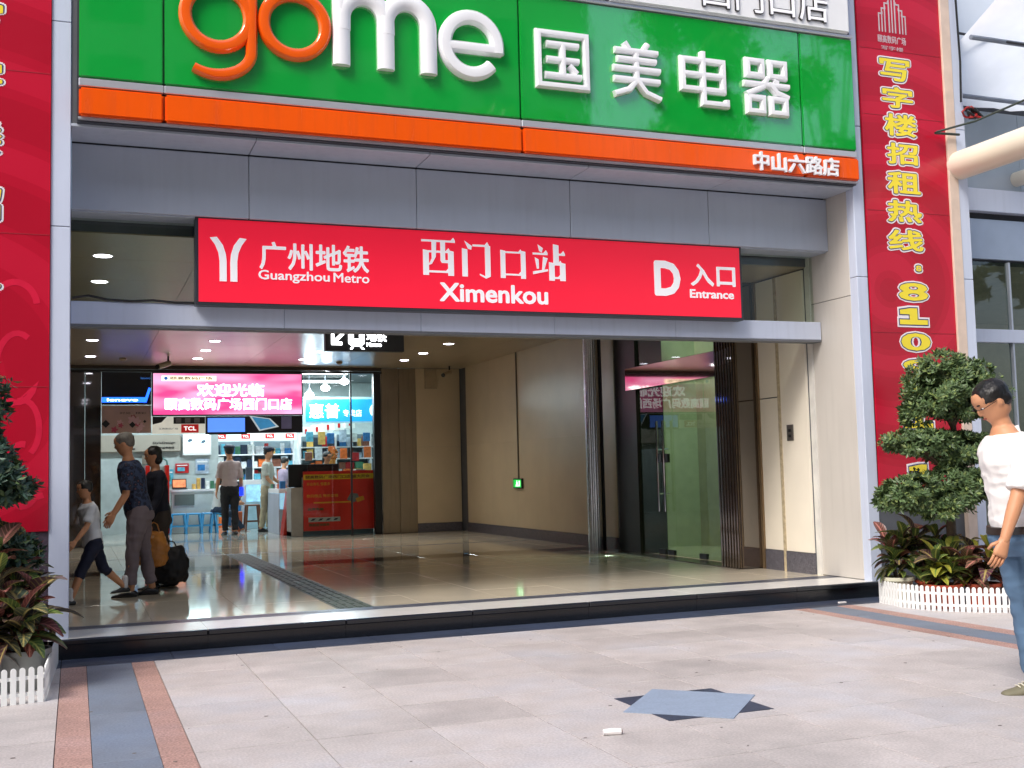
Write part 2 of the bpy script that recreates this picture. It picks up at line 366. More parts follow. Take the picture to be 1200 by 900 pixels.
TAC = mat('green grey tactile paving', '#4c554e', .55, 0, .1, 8, speck=.12, spec=.25)
field(2.22, 2.56, 10.22, 18.36, 1, .6, 50, 10.22, TAC, 'tactile_tile', lobby_floor, **kw)
mb = MB()
for i in range(4):
    for k in range(27): mb.box(2.245+i*.082, 2.285+i*.082, 10.24+k*.3, 10.5+k*.3, ZF-.001, ZF+.005)
mb.build('tactile_ridge', TAC, lobby_floor, kind='stuff')
CEIL = mat('ceiling panel', '#9c8c74', .3, 0, .05, 2, rnd=.015, spec=.6)
ceiling = MB().box(-.5, 8.0, 10.35, 22.4, CZ+.012, CZ+.2).build('ceiling', ALU_D, kind='structure', w=False)
ys = [10.36+i*1.2 for i in range(11)]; ys[-1] = 22.36
xs = [-.5, 1.13, 3.0, 4.87, 6.74, 8.0]
for a, c in zip(xs, xs[1:]):
    for e, g in zip(ys, ys[1:]): MB().box(a+.0025, c-.0025, e+.0025, g-.0025, CZ, CZ+.011).build('ceiling_panel', CEIL, ceiling)
wl = MB().box(-.6, -.4, 10.35, 22.4, 0, CZ).build('wall', BROWN, kind='structure', w=False)
# right wall, three pieces: far beige run, short run by the mirror column, front cream run
wall_right = MB().box(7.53, 7.75, 15.05, 22.45, 0, CZ+.01).build('wall', ALU_D, kind='structure', w=False)
yy = [15.05, 16.3, 17.72, 19.15, 20.57, 22.0]
for a, c in zip(yy, yy[1:]):
    for z0, z1 in ((.335, 1.9), (1.9, CZ)):
        MB().box(7.508, 7.53, a+.0008, c-.0008, z0+.0008, z1-.0008).build('wall_panel', BEIGE, wall_right)
    MB().box(7.49, 7.53, a+.001, c-.001, ZF, .334).build('skirting', SKIRT, wall_right)
back = MB().box(6.55, 7.75, 22.43, 22.6, 0, CZ+.01).build('wall', ALU_D, kind='structure', w=False)
for z0, z1 in ((.335, 1.9), (1.9, CZ)): MB().box(6.55, 7.507, 22.4, 22.43, z0+.001, z1-.001).build('wall_panel', BEIGE, back)
MB().box(6.55, 7.49, 22.38, 22.43, ZF, .334).build('skirting', SKIRT, back)
MB().box(6.75, 7.0, 22.36, 22.4, 3.1, 3.5).build('access_cover', mat('dull beige cover', '#a8977c', .5), back)
front_wall = MB().box(7.53, 7.72, 10.385, 11.33, 0, CZ+.01).build('wall', ALU_D, kind='structure', w=False)
for a, c, z1 in ((10.39, 10.90, 3.5), (10.91, 11.33, 2.12), (10.91, 11.33, 3.5)):
    z0 = .385 if z1 != 3.5 or a < 10.9 else 2.135
    MB().box(7.505, 7.53, a+.002, c-.002, z0, z1).build('wall_panel', CREAM, front_wall)
MB().box(7.49, 7.53, 10.39, 10.88, ZF, .38).build('skirting', SKIRT, front_wall)
MB().box(7.49, 7.53, 10.94, 11.29, ZF, .38).build('skirting', SKIRT, front_wall)
MB().box(7.495, 7.507, 10.885, 10.935, ZF, 3.5).build('wall_joint', mat('grubby joint', '#b8a98c', .7, 0, .3, 20), front_wall)
MB().box(7.48, 7.53, 11.30, 11.345, ZF, CZ).build('door_casing', mat('bronze edge', '#8a7458', .3, .5), front_wall)
# side entrance with glass doors on the right
SD = thing('glass_entrance', 'frameless glass side entrance with polished header between two stone piers', 'door', (7.4, 13.2, ZF))
MB().box(7.20, 7.52, 11.35, 11.80, ZF, CZ, ch=.02).build('pier', BROWN, SD)
for k in range(7): MB().tube([(7.195, 11.4+k*.06, ZF), (7.195, 11.4+k*.06, CZ)], .012, 6).build('pier_rib', BROWN, SD)
MB().box(7.46, 7.9, 14.36, 15.03, ZF, CZ).build('pier', mat('black polished stone', '#15140f', .3, 0, .3, 40, spec=.35), SD)
MB().box(7.455, 7.475, 15.0, 15.035, ZF, CZ).build('metal_edge', STEEL, SD)
MB().box(7.42, 7.58, 12.0, 14.6, 2.47, 2.79, ch=.004).build('header', mat('mirror steel header', '#c8bdb4', .04, 1, .03), SD)
DG = glass('green door glass', (.66, .82, .70), .55, 1.45, .02)
dl = [(11.8, 12.55), (12.56, 13.38), (13.39, 13.62), (13.63, 14.35)]
for a, c in dl:
    dr = MB().box(7.495, 7.507, a+.004, c-.004, ZF+.02, 2.468).build('glass_leaf', DG, SD)
    MB().box(7.48, 7.52, a+.05, a+.22, ZF+.02, ZF+.09).build('patch_fitting', DGREY, dr)
MB().box(7.495, 7.507, 11.8, 14.35, 2.79, CZ).build('glass_leaf', DG, SD)
for y in (13.55, 13.72):
    h = MB().tube([(7.43, y, .76), (7.43, y, 1.99)], .016, 8).build('handle', STEEL, SD, smooth=True)
    MB().tube([(7.43, y, 1.6), (7.50, y, 1.6)], .012, 6).tube([(7.43, y, 1.0), (7.50, y, 1.0)], .012, 6).build('handle_bracket', STEEL, h)
    MB().box(7.47, 7.51, y-.03, y+.03, 1.42, 1.54).build('door_lock', BLACK, h)
MB().box(7.2, 7.5, 11.8, 15.0, ZF, ZF+.012).build('door_track', mat('track metal', '#6e6a60', .25, .7), SD)
# room behind the glass
MB().box(7.55, 10.4, 11.3, 15.6, 0, ZF-.01).build('floor', TB, kind='structure', w=False)
MB().box(10.4, 10.5, 11.3, 15.6, 0, CZ).box(7.6, 10.4, 15.3, 15.4, 0, CZ).box(7.6, 10.4, 11.2, 11.3, 0, CZ).build('wall', mat('dim green grey wall', '#a9b096', .6), kind='structure', w=False)
# chrome fluted column
cc = thing('chrome_column', 'fluted mirror chrome column standing in front of beige lobby wall', 'column', (7.25, 15.38, ZF))
mb = MB(); nn = 48; vs = []; 
for z in (0, CZ-ZF):
    for k in range(nn):
        r = .108+.008*abs(sin(k*pi/3)); vs.append((r*cos(2*pi*k/nn), r*sin(2*pi*k/nn), z))
mb.add(vs, [(k, (k+1) % nn, nn+(k+1) % nn, nn+k) for k in range(nn)]).build('column_skin', mat('mirror chrome', '#eceef2', .24, 1, .03, bump=.3, bscale=5), cc, w=False, smooth=True)
MB().box(.105, .135, -.08, .04, 0, CZ-ZF).build('column_edge', DGREY, cc, w=False)

# shop front at the back of the passage
SY = 22.4
HD = mat('brown header', '#4d4136', .4)
MB().box(-.4, 5.83, SY-.02, SY+.12, 3.455, CZ+.01).build('header_beam', HD, B)
MB().box(-.4, 5.83, SY-.04, SY+.1, 3.40, 3.445).build('header_beam', mat('dark header', '#28231e', .4), B)
for k in range(3):
    MB().box(-.4+k*.285, -.4+k*.285+.278, SY, SY+.25, ZF, 3.4, ch=.01).build('granite_pier_panel', BROWN, B)
for k in range(2):
    MB().box(5.815+k*.37, 6.18+k*.37, SY-.02, SY+.2, ZF, CZ, ch=.01).build('bronze_column_panel', mat('bronze brushed metal', '#8a7c68', .35, .25, .10, 3, rnd=.05, streak=.2), B)
MB().box(5.66, 5.80, SY-.02, SY+.12, ZF, 3.4).build('shopfront_frame', BLACK, B)
MB().box(5.80, 5.815, SY-.03, SY+.1, ZF, 3.4).build('shopfront_frame', STEEL, B)
for x0, x1 in ((4.2, 5.18), (5.21, 5.66)):
    MB().box(x0, x1, SY+.03, SY+.04, ZF+.0, 3.4).build('shopfront_pane', glass('clear shopfront glass', (.9, .94, .94), .9, 1.45), B)
MB().box(5.18, 5.21, SY+.01, SY+.06, ZF, 3.4).build('shopfront_mullion', DKFRAME, B)
# shop shell
shop_floor = MB().box(-1.5, 9, 22.42, 32.3, -.1, ZF-.003).build('floor', mat('shop floor tile', '#b9b8ae', .07, 0, .05, 3, spec=.7), kind='structure', w=False)
SHW = mat('shop wall paint', '#c8d4d4', .5)
MB().box(-1.5, 9, 32, 32.2, 0, 4.2).build('wall', SHW, kind='structure', w=False)
MB().box(-1.7, -1.5, 22.7, 32, 0, 4.2).build('wall', SHW, kind='structure', w=False)
MB().box(8.2, 8.4, 22.7, 32, 0, 4.2).build('wall', SHW, kind='structure', w=False)
MB().box(-1.7, 8.4, 22.55, 32.2, 4.0, 4.2).build('ceiling', mat('shop ceiling', '#5d666a', .6), kind='structure', w=False)
#INSERT2
# ================================================================== SIGNS ON THE FRONT
GS = thing('shop_sign', 'long green and orange electrical store sign with orange and white raised letters', 'shop sign', (3.78, 9.45, 4.24))
gx = [.01, .663, 3.80, 6.88, 7.545]
for a, c in zip(gx, gx[1:]):
    MB().box(a+.005, c-.005, 9.39, 9.47, 4.575, 5.76, ch=.012).build('green_panel', GREEN, GS)
    MB().box(a+.003, c-.003, 9.385, 9.47, 4.50, 4.565, ch=.006).build('silver_rail', SILVER, GS)
    MB().box(a+.005, c-.005, 9.36, 9.46, 4.255, 4.485, ch=.016).build('orange_panel', ORANGE, GS)
MB().box(.0, 7.55, 9.44, 9.52, 4.225, 5.9).build('sign_box', DKFRAME, GS)
MB().box(.01, 7.545, 9.37, 9.50, 5.765, 5.80, ch=.008).build('silver_rail', SILVER, GS)
MB().box(.01, 7.545, 9.40, 9.50, 4.235, 4.253).build('silver_rail', SILVER, GS)
LO = mat('orange raised letter', '#f4600f', .18, 0, .03, coat=.4); LW = mat('white raised letter', '#f0f1f4', .22, 0, .02, coat=.3)
ly, ld = 9.39, .07
mb = MB(); g = arc(1.09, 5.195, .262, .262, 0, 360, 40)[:-1]; sweep(mb, g, .105, ly, ld, closed=True); mb.build('letter', LO, GS, smooth=True)
mb = MB(); pts = [(1.365, 5.46), (1.365, 5.2), (1.365, 4.95)]+arc(1.075, 4.91, .29, .215, 0, -128, 20)
sweep(mb, pts, .095, ly, ld+.004, taper=[1]*15+[1-.03*i for i in range(len(pts)-15)]); mb.build('letter', LO, GS, smooth=True)
mb = MB(); sweep(mb, arc(1.73, 5.195, .262, .262, 0, 360, 40)[:-1], .105, ly, ld, closed=True); mb.build('letter', LO, GS, smooth=True)
mb = MB(); w = .15
sweep(mb, [(2.13, 4.885), (2.13, 5.2), (2.13, 5.56)], w, ly, ld)
sweep(mb, [(2.135, 5.2)]+arc(2.33, 5.30, .195, .215, 170, 0, 16)+[(2.525, 4.885)], w, ly, ld+.002)
sweep(mb, [(2.53, 5.2)]+arc(2.72, 5.30, .195, .215, 170, 0, 16)+[(2.915, 4.885)], w, ly, ld+.004)
mb.build('letter', LW, GS, smooth=True)
mb = MB(); sweep(mb, [(3.10, 5.175), (3.3, 5.175), (3.61, 5.175)], .10, ly, ld)
sweep(mb, [(3.57, 5.14)]+arc(3.32, 5.20, .25, .262, 0, 318, 36), .125, ly, ld+.003); mb.build('letter', LW, GS, smooth=True)
def glyph(strokes, x0, x1, z0, z1, w, y, d, m, parent, name='character', taper=True):
    mb = MB()
    for i, s_ in enumerate(strokes):
        ww = w
        if isinstance(s_, tuple) and isinstance(s_[0], (int, float)) and isinstance(s_[1], list): ww, s_ = s_
        cl = s_[0] == s_[-1]; q = s_[:-1] if cl else s_
        sweep(mb, [(x0+a*(x1-x0), z0+b_*(z1-z0)) for a, b_ in q], ww, y, d+.0012*(i % 5), closed=cl)
    return mb.build(name, m, parent, smooth=True)
R_ = lambda a, b_, c, d: [(a, b_), (a, d), (c, d), (c, b_), (a, b_)]
guo = [R_(.05, .04, .95, .96), [(.2, .77), (.8, .77)], [(.2, .5), (.8, .5)], [(.16, .22), (.84, .22)], [(.5, .77), (.5, .22)], [(.62, .42), (.76, .28)]]
mei = [[(.26, 1), (.36, .86)], [(.74, 1), (.64, .86)], [(.06, .85), (.94, .85)], [(.1, .69), (.9, .69)], [(.02, .52), (.98, .52)], [(.5, .87), (.5, .33)], [(.03, .32), (.97, .32)], [(.5, .32), (.35, .14), (.03, .03)], [(.5, .32), (.68, .1), (.98, .0)]]
dian = [R_(.08, .3, .92, .84), [(.08, .57), (.92, .57)], [(.5, 1), (.5, .3), (.5, .05), (.98, .05), (.98, .14)]]
qi = [R_(.1, .7, .42, .96), R_(.6, .7, .92, .96), [(.0, .53), (1, .53)], [(.53, .66), (.42, .48), (.05, .32)], [(.55, .56), (.72, .4), (.98, .32)], [(.66, .62), (.76, .58)], R_(.1, .02, .42, .28), R_(.6, .02, .92, .28)]
for st_, x0, x1, z0, z1 in ((guo, 3.95, 4.49, 4.89, 5.43), (mei, 4.73, 5.25, 4.88, 5.41), (dian, 5.45, 5.99, 4.87, 5.41), (qi, 6.18, 6.71, 4.86, 5.41)):
    glyph(st_, x0, x1, z0, z1, .062, ly, .055, LW, GS)
text('中山六路店', 6.25, 7.27, 4.27, 4.46, 9.362, .03, LW, GS, bold=.025)
US = thing('branch_sign', 'white panel sign with black outlined characters above the green sign', 'sign', (6, 9.45, 5.8))
for a, c in ((2.2, 4.70), (4.708, 7.49)): MB().box(a, c, 9.34, 9.48, 5.80, 6.75, ch=.02).build('white_panel', WHITE, US)
MB().box(2.15, 7.545, 9.46, 9.5, 5.80, 6.8).build('sign_box', SILVER, US)
o1 = text('西门口店', 5.70, 7.22, 5.86, 6.24, 9.338, .012, BLACK, US, bold=.028); text('西门口店', 5.708, 7.212, 5.868, 6.232, 9.33, .014, SIGNW, US, bold=-.002)
# metro sign
MS = thing('metro_sign', 'wide red lightbox sign naming the metro station hung above the entrance', 'sign', (3.72, 10.05, 2.86))
MB().box(.962, 6.478, 9.988, 10.11, 2.858, 3.648, ch=.004).build('sign_frame', DKFRAME, MS)
MB().box(.990, 6.450, 9.984, 9.99, 2.886, 3.618).build('sign_face', RED, MS)
def metro_logo(mb, x0, x1, z0, z1, y):
    for sgn in (-1, 1):
        cx = (x0+x1)/2; W_ = (x1-x0)/2
        inn = [(.10, 0), (.10, .45), (.14, .62), (.30, .82), (.62, 1.0)]; out = [(1.0, .98), (.72, .82), (.54, .64), (.48, .45), (.48, 0)]
        mb.poly([(cx+sgn*a*W_, z0+b_*(z1-z0)) for a, b_ in inn+out], y, y+.006)
mb = MB(); metro_logo(mb, 1.085, 1.40, 3.07, 3.46, 9.976); mb.build('metro_logo', SIGNW, MS)
text('广州地铁', 1.51, 2.50, 3.19, 3.44, 9.983, .006, SIGNW, MS, bold=.022)
text('Guangzhou', 1.50, 2.135, 3.075, 3.185, 9.983, .006, SIGNW, MS, bold=.018); text('Metro', 2.17, 2.50, 3.098, 3.185, 9.983, .006, SIGNW, MS, bold=.015)
text('Ximenkou', 3.17, 4.27, 2.955, 3.135, 9.983, .006, SIGNW, MS, bold=.03)
text('D', 5.44, 5.74, 3.085, 3.445, 9.983, .006, SIGNW, MS, bold=.04)
text('入口', 5.86, 6.39, 3.20, 3.43, 9.983, .006, SIGNW, MS, bold=.026)
text('Entrance', 5.845, 6.365, 3.075, 3.165, 9.983, .006, SIGNW, MS, bold=.028)
T, t = .17, .055
def mincho(strokes, x0, x1, z0, z1):
    mb = MB(); sc = x1-x0
    for i, (kind, *p) in enumerate(strokes):
        y = 9.977-.0003*i; P_ = lambda a, b_: (x0+a*sc, z0+b_*(z1-z0))
        if kind == 'h': x, z, x2 = p; mb.poly([P_(x, z-t/2), P_(x2, z-t/2), P_(x2, z+t/2), P_(x, z+t/2)], y, y+.006); mb.poly([P_(x2-.13, z+t/2), P_(x2, z+t/2), P_(x2-.05, z+.11)], y-.0002, y+.006)
        elif kind == 'v': x, z, z2 = p; mb.poly([P_(x-T/2, z), P_(x+T/2, z), P_(x+T/2, z2), P_(x-T/2, z2+.03)], y, y+.006)
        else: mb.poly([P_(*q) for q in p], y, y+.006)
    mb.build('character', SIGNW, MS)
mincho([('h', .0, .93, 1.0), ('v', .13, 0, .66), ('v', .87, 0, .66), ('h', .2, .64, .85), ('h', .2, .10, .85), ('p', (.3, .93), (.44, .93), (.42, .5), (.3, .3), (.2, .27), (.3, .45)), ('p', (.56, .93), (.7, .93), (.7, .42), (.84, .42), (.84, .34), (.6, .34), (.56, .4))], 3.0, 3.33, 3.2, 3.55)
mincho([('v', .13, 0, .74), ('p', (.12, .98), (.36, .84), (.34, .74), (.24, .76)), ('h', .38, .86, .9), ('v', .86, .02, .86), ('p', (.78, .02), (.94, .02), (.8, -.04), (.6, .05), (.6, .09))], 3.385, 3.70, 3.2, 3.55)
mincho([('v', .14, .0, .88), ('v', .86, .0, .88), ('h', .2, .84, .82), ('h', .2, .12, .82)], 3.77, 4.06, 3.2, 3.5)
mincho([('p', (.16, .98), (.32, .88), (.28, .76), (.2, .8)), ('h', .0, .72, .46), ('p', (.06, .62), (.18, .56), (.18, .3), (.12, .3)), ('p', (.32, .64), (.46, .6), (.34, .26), (.28, .28)), ('p', (0, .14), (.46, .24), (.46, .3), (0, .22)), ('v', .72, .45, .98), ('h', .72, .72, 1.0), ('v', .58, -.02, .47), ('v', .92, -.02, .47), ('h', .6, .44, .9), ('h', .6, .06, .9)], 4.12, 4.46, 3.2, 3.55)

# banners
def banner_mat(name, s, off):
    m = mat(name, '#c4122b', .24, 0, .04, 2, spec=.5, bump=.9, bscale=1.7); n = m.node_tree; N = n.nodes; L = n.links; b = N['Principled BSDF']
    tc = N.new('ShaderNodeTexCoord'); mp = N.new('ShaderNodeMapping'); mp.inputs['Location'].default_value = off
    wv = N.new('ShaderNodeTexWave'); wv.wave_type = 'RINGS'; wv.rings_direction = 'Y'; wv.inputs['Scale'].default_value = s; wv.inputs['Distortion'].default_value = 5; wv.inputs['Detail'].default_value = 0; wv.inputs['Detail Scale'].default_value = .6
    cr = N.new('ShaderNodeValToRGB'); cr.color_ramp.interpolation = 'CONSTANT'
    cr.color_ramp.elements[0].color = (.42, .006, .024, 1); cr.color_ramp.elements[1].position = .42; cr.color_ramp.elements[1].color = (.47, .007, .028, 1)
    e = cr.color_ramp.elements.new(.78); e.color = (.53, .010, .036, 1)
    L.new(tc.outputs['Object'], mp.inputs[0]); L.new(mp.outputs[0], wv.inputs[0]); L.new(wv.outputs[0], cr.inputs[0]); L.new(cr.outputs[0], b.inputs['Base Color'])
    return m
YEL = mat('yellow print', '#f0dc3c', .35, 0, .03); BLU = mat('blue print', '#23306e', .35); WPR = mat('white print', '#ece6ea', .35, 0, .02)
def outlined(s, x0, x1, z0, z1, y, parent):
    for j, (m, g_, bo) in enumerate(((WPR, .024, .085), (BLU, .010, .05), (YEL, 0, .03))):
        text(s, x0-g_, x1+g_, z0-g_, z1+g_, y-.0015*j, .003, m, parent, bold=bo, name='banner_character')
def one(x0, x1, z0, z1, y, parent):
    for j, (m, g_) in enumerate(((WPR, .028), (BLU, .011), (YEL, 0))):
        w_ = x1-x0; h_ = z1-z0; xc = (x0+x1)/2; b1 = .3*h_
        pts = [(x0-g_, z0-g_), (x1+g_, z0-g_), (x1+g_, z0+b1+g_), (xc+.14*w_+g_, z0+b1+g_), (xc+.14*w_+g_, z1+g_), (xc-.1*w_-g_, z1+g_), (x0+.02*w_-g_, z1-.12*h_+g_), (x0+.02*w_-g_, z1-.38*h_-g_), (xc-.14*w_-g_, z1-.38*h_-g_), (xc-.14*w_-g_, z0+b1+g_), (x0-g_, z0+b1+g_)]
        MB().poly(pts, y-.003-.0015*j, y-.0015*j+.001).build('banner_character', m, parent)
RB = thing('banner', 'tall red vertical banner with yellow characters and phone digits beside right column', 'banner', (8.25, 9.5, .93))
MB().box(7.70, 8.80, 9.485, 9.51, .93, 8).build('vinyl_panel', banner_mat('red banner vinyl', .55, (.3, 0, -2.2)), RB)
for s_, x0, x1, z0, z1 in (('写', 7.96, 8.36, 5.41, 5.65), ('字', 7.975, 8.38, 5.115, 5.345), ('楼', 7.985, 8.41, 4.81, 5.05), ('招', 8.0, 8.41, 4.505, 4.735), ('租', 7.985, 8.42, 4.185, 4.425), ('热', 7.97, 8.42, 3.88, 4.115), ('线', 7.96, 8.42, 3.575, 3.80),
                           ('8', 8.06, 8.445, 3.045, 3.235), ('0', 8.06, 8.445, 2.515, 2.70), ('9', 8.07, 8.45, 2.235, 2.42), ('5', 8.07, 8.45, 1.95, 2.14), ('8', 8.07, 8.44, 1.42, 1.60)):
    outlined(s_, x0, x1, z0, z1, 9.485, RB)
one(8.055, 8.42, 2.79, 2.965, 9.485, RB); one(8.055, 8.42, 1.70, 1.87, 9.485, RB); one(8.07, 8.44, 1.15, 1.32, 9.485, RB)
outlined('8', 8.30, 8.375, 3.36, 3.425, 9.485, RB)
LG = mat('pale grey print', '#c4b4ba', .4)
mb = MB(); y = 9.4835; cx = 8.16
for k, hh in ((.175, .20), (.135, .26), (.095, .32)):
    sweep(mb, [(cx-k, 5.94), (cx-k, 5.94+hh), (cx-k+.045, 5.94+hh), (cx-k+.045, 5.965+hh)], .016, y, .0015); sweep(mb, [(cx+k, 5.94), (cx+k, 5.94+hh), (cx+k-.045, 5.94+hh), (cx+k-.045, 5.965+hh)], .016, y, .0015)
sweep(mb, [(cx-.04, 5.94), (cx-.04, 6.42), (cx+.04, 6.42), (cx+.04, 5.94)], .018, y, .0016); sweep(mb, [(cx, 5.94), (cx, 6.46)], .016, y, .0018)
mb.build('tower_emblem', LG, RB)
text('颐高数码广场', 7.96, 8.33, 5.82, 5.905, 9.485, .002, LG, RB, bold=.015)
text('写字楼', 8.0, 8.29, 5.745, 5.79, 9.485, .002, LG, RB, bold=.005)
for z in (5.74, 5.02, 3.99, 2.7): MB().box(7.702, 8.798, 9.4825, 9.486, z, z+.006).build('vinyl_seam', mat('red seam', '#a01428', .5), RB)
for z in (4.6, 3.3, 2.1): MB().box(-1.448, -.194, 9.4825, 9.486, z, z+.006).build('vinyl_seam', MATS['red seam'], B)
MB().box(8.80, 8.925, 9.46, 9.62, .5, 8, ch=.004).build('banner_side_trim', mat('pale pinkish trim', '#d6c2b2', .5), RB)
LB = thing('banner', 'tall red vertical banner with swirl pattern beside left column, cut by photo edge', 'banner', (-.75, 9.5, .98))
MB().box(-1.45, -.192, 9.485, 9.51, .985, 8).build('vinyl_panel', banner_mat('red banner vinyl with swirls', .42, (.35, 0, -1.1)), LB)
SW = mat('brighter red print', (.62, .014, .05), .25)
mb = MB(); sweep(mb, [(a, b_) for a, b_ in arc(-.42, 2.25, .15, .27, 60, 330, 20)]+arc(-.38, 1.78, .12, .22, 120, -60, 12), .045, 9.4845, .0012, rnd=.9); mb.build('swirl_print', SW, LB)
mb = MB(); sweep(mb, arc(-.38, 1.42, .13, .24, 80, 320, 18)+arc(-.30, 1.2, .06, .1, 150, 20, 6), .05, 9.4845, .0012, rnd=.9); mb.build('swirl_print', SW, LB)
mb = MB(); sweep(mb, arc(-.44, 2.72, .16, .2, 10, 180, 14), .05, 9.4845, .0012, rnd=.9); mb.build('swirl_print', SW, LB)
for s_, z0, z1 in (('写', 4.87, 5.12), ('字', 4.40, 4.67), ('楼', 3.92, 4.18), ('招', 3.40, 3.66), ('租', 2.86, 3.12)): outlined(s_, -.95, -.545, z0, z1, 9.485, LB)
MB().box(-1.8, -.19, 9.50, 9.58, 0, .98).build('lower_wall_panel', mat('purple grey stone', '#4f4450', .25, 0, .12, 12, speck=.2), B)
MB().box(-1.8, -.195, 9.515, 9.9, .98, 8).box(7.69, 8.92, 9.515, 9.9, 0, 8).build('wall_core', ALU_D, B, kind='stuff')

# ================================================================== RIGHT-HAND NEIGHBOURING FRONT
panels(8.93, 9.06, 9.47, 9.62, [0, 3.3, 4.95, 8], ALU_L, 'column_panel', B)
NB = thing('shop_window_bay', 'set back glazed shop bay of blue grey spandrels right of the red banner', 'building', (11, 10.4, 0))
bay = mat('blue grey spandrel', '#aab8ce', .35, .3, .05, rnd=.04)
for k in range(5):
    x0 = 9.07+k*1.6
    MB().box(x0+.003, x0+1.597, 10.28, 10.33, 3.72, 4.20, ch=.004).build('spandrel_panel', bay, NB)
    MB().box(x0+.003, x0+1.597, 10.22, 10.33, 4.28, 4.55, ch=.004).build('spandrel_panel', ALU_L, NB)
    MB().box(x0+.003, x0+1.597, 10.25, 10.36, 2.725, 2.88, ch=.004).build('transom_bar', ALU_L, NB)
    MB().box(x0+.003, x0+1.597, 10.30, 10.31, 4.56, 5.52).build('frosted_pane', mat('grey frosted glass', '#aab6c2', .2, 0, .06, 3, spec=.7), NB)
for k in range(6): MB().box(9.2+k*1.17, 9.225+k*1.17, 10.27, 10.33, .1, 3.69).build('mullion', ALU, NB)
for k in range(6):
    for z0, z1 in ((.1, 2.72), (2.885, 3.69)): MB().box(9.23+k*1.17, 9.23+k*1.17+1.13, 10.30, 10.308, z0, z1).build('window_pane', glass('shop window glass', (.75, .8, .76), .85, 1.5, .06), NB)
MB().box(9.07, 16.5, 10.33, 10.5, 3.69, 5.6).build('bay_core', mat('dark gap', '#2b2d33', .6), NB)
MB().box(9.07, 16.5, 10.25, 10.4, 0, .1).build('plinth', GRAN, NB)
bi = mat('bay interior paint', '#b4ac96', .6)
MB().box(9.0, 16.5, 16, 16.2, 0, 3.9).build('bay_back_wall', bi, NB); MB().box(9.0, 16.5, 10.5, 16.2, 3.82, 3.9).build('bay_ceiling', bi, NB); MB().box(9.0, 9.07, 10.4, 16.2, 0, 3.82).build('bay_side_wall', bi, NB); MB().box(9.07, 16.5, 10.5, 16, .1, .15).build('bay_floor', TB, NB)
# awning
MB().box(9.065, 16.5, 10.36, 10.45, 5.62, 9.5).build('upper_wall_panel', mat('pale glossy upper cladding', '#dde6f0', .12, 0, .05, 2, bump=.6, bscale=3), NB)
AW = thing('translucent_awning', 'wrinkled translucent awning on metal rods high at the right edge', 'awning', (11.5, 9, 5.5))
AWM = mat('wrinkled translucent sheet', '#f4f8fc', .12, 0, .05, 3, bump=1.0, bscale=3.5, trans=.78, spec=.6)
mb = MB(); nx, ny = 30, 18; vs = []; random.seed(5)
for j in range(ny+1):
    for i in range(nx+1): vs.append((9.07+i*.25, 10.3-j*.42, 5.56+j*.20+.03*noise.noise(Vector((i*.5, j*.9, 0)))+.02*(i % 2)))
fs = []
for j in range(ny):
    for i in range(nx): q = j*(nx+1)+i; fs += [(q, q+1, q+nx+2, q+nx+1)]
mb.add(vs, fs).build('sheet', AWM, AW, smooth=True)
for j in range(5): MB().tube([(9.1, 10.1-j*.75, 5.60+j*.357), (16.5, 10.1-j*.75, 5.60+j*.357)], .028, 8).build('rod', mat('grey rod', '#8d97a6', .35, .4), AW, smooth=True)
MB().tube([(8.95, 9.5, 4.545), (8.95, 3.5, 4.545)], .155, 28).build('canopy_beam', mat('cream painted steel pipe', '#e6ddcb', .35, 0, .04, 2), smooth=True, label='thick cream round steel pipe projecting from the wall right of banner', cat='pipe')
MB().tube([(10.6, 10.3, 4.72), (10.6, 6.0, 4.72)], .09, 18).build('canopy_beam', MATS['cream painted steel pipe'], smooth=True, label='thinner cream pipe behind the thick projecting pipe at right edge', cat='pipe')
WR = mat('dark green wire', '#26332c', .5)
MB().tube([(8.60, 9.40, 4.87), (8.95, 9.2, 4.96), (9.3, 8.6, 5.12), (9.7, 7.9, 5.2)], .012, 6).build('wire', WR, label='thin dark wire running from banner edge up to the right', cat='wire')
MB().tube([(8.60, 9.42, 4.865), (8.93, 9.42, 4.875)], .014, 6).build('bracket', WR, label='short dark metal arm fixed across the right banner edge', cat='bracket')
MB().tube([(9.0, 9.44, 6.6), (9.02, 9.44, 5.7), (9.0, 9.44, 5.25)], .012, 6).build('cable', BLACK, label='thin black cable hanging down beside the top right column', cat='cable')
for k_, (z_, lab) in enumerate(((6.9, 'upper sagging black cable under the awning at top right'), (6.45, 'lower sagging black cable under the awning at top right'), (6.0, 'lowest sagging dark cable just above the thick pipe'))):
    MB().tube([(9.05+.5*i, 9.6-.25*i, z_+.12*sin(i*1.3+k_)-.02*i) for i in range(9)], .014, 6).build('cable', DKFRAME, smooth=True, label=lab, cat='cable')
cb = thing('cable_bundle', 'knotted bundle of black and red cables at the column top right', 'cables', (9.06, 9.4, 5.1))
for k in range(6):
    c0 = Vector((9.05+.02*k, 9.38, 5.12)); pts = [c0+Vector((.1*cos(a+k)*random.uniform(.6, 1), .03*sin(2*a), .055*sin(a+k*.7))) for a in [i*pi/5 for i in range(11)]]
    MB().tube(pts, .012, 6).build('cable_loop', BLACK if k % 3 else mat('red cable', '#a01818', .5), cb)

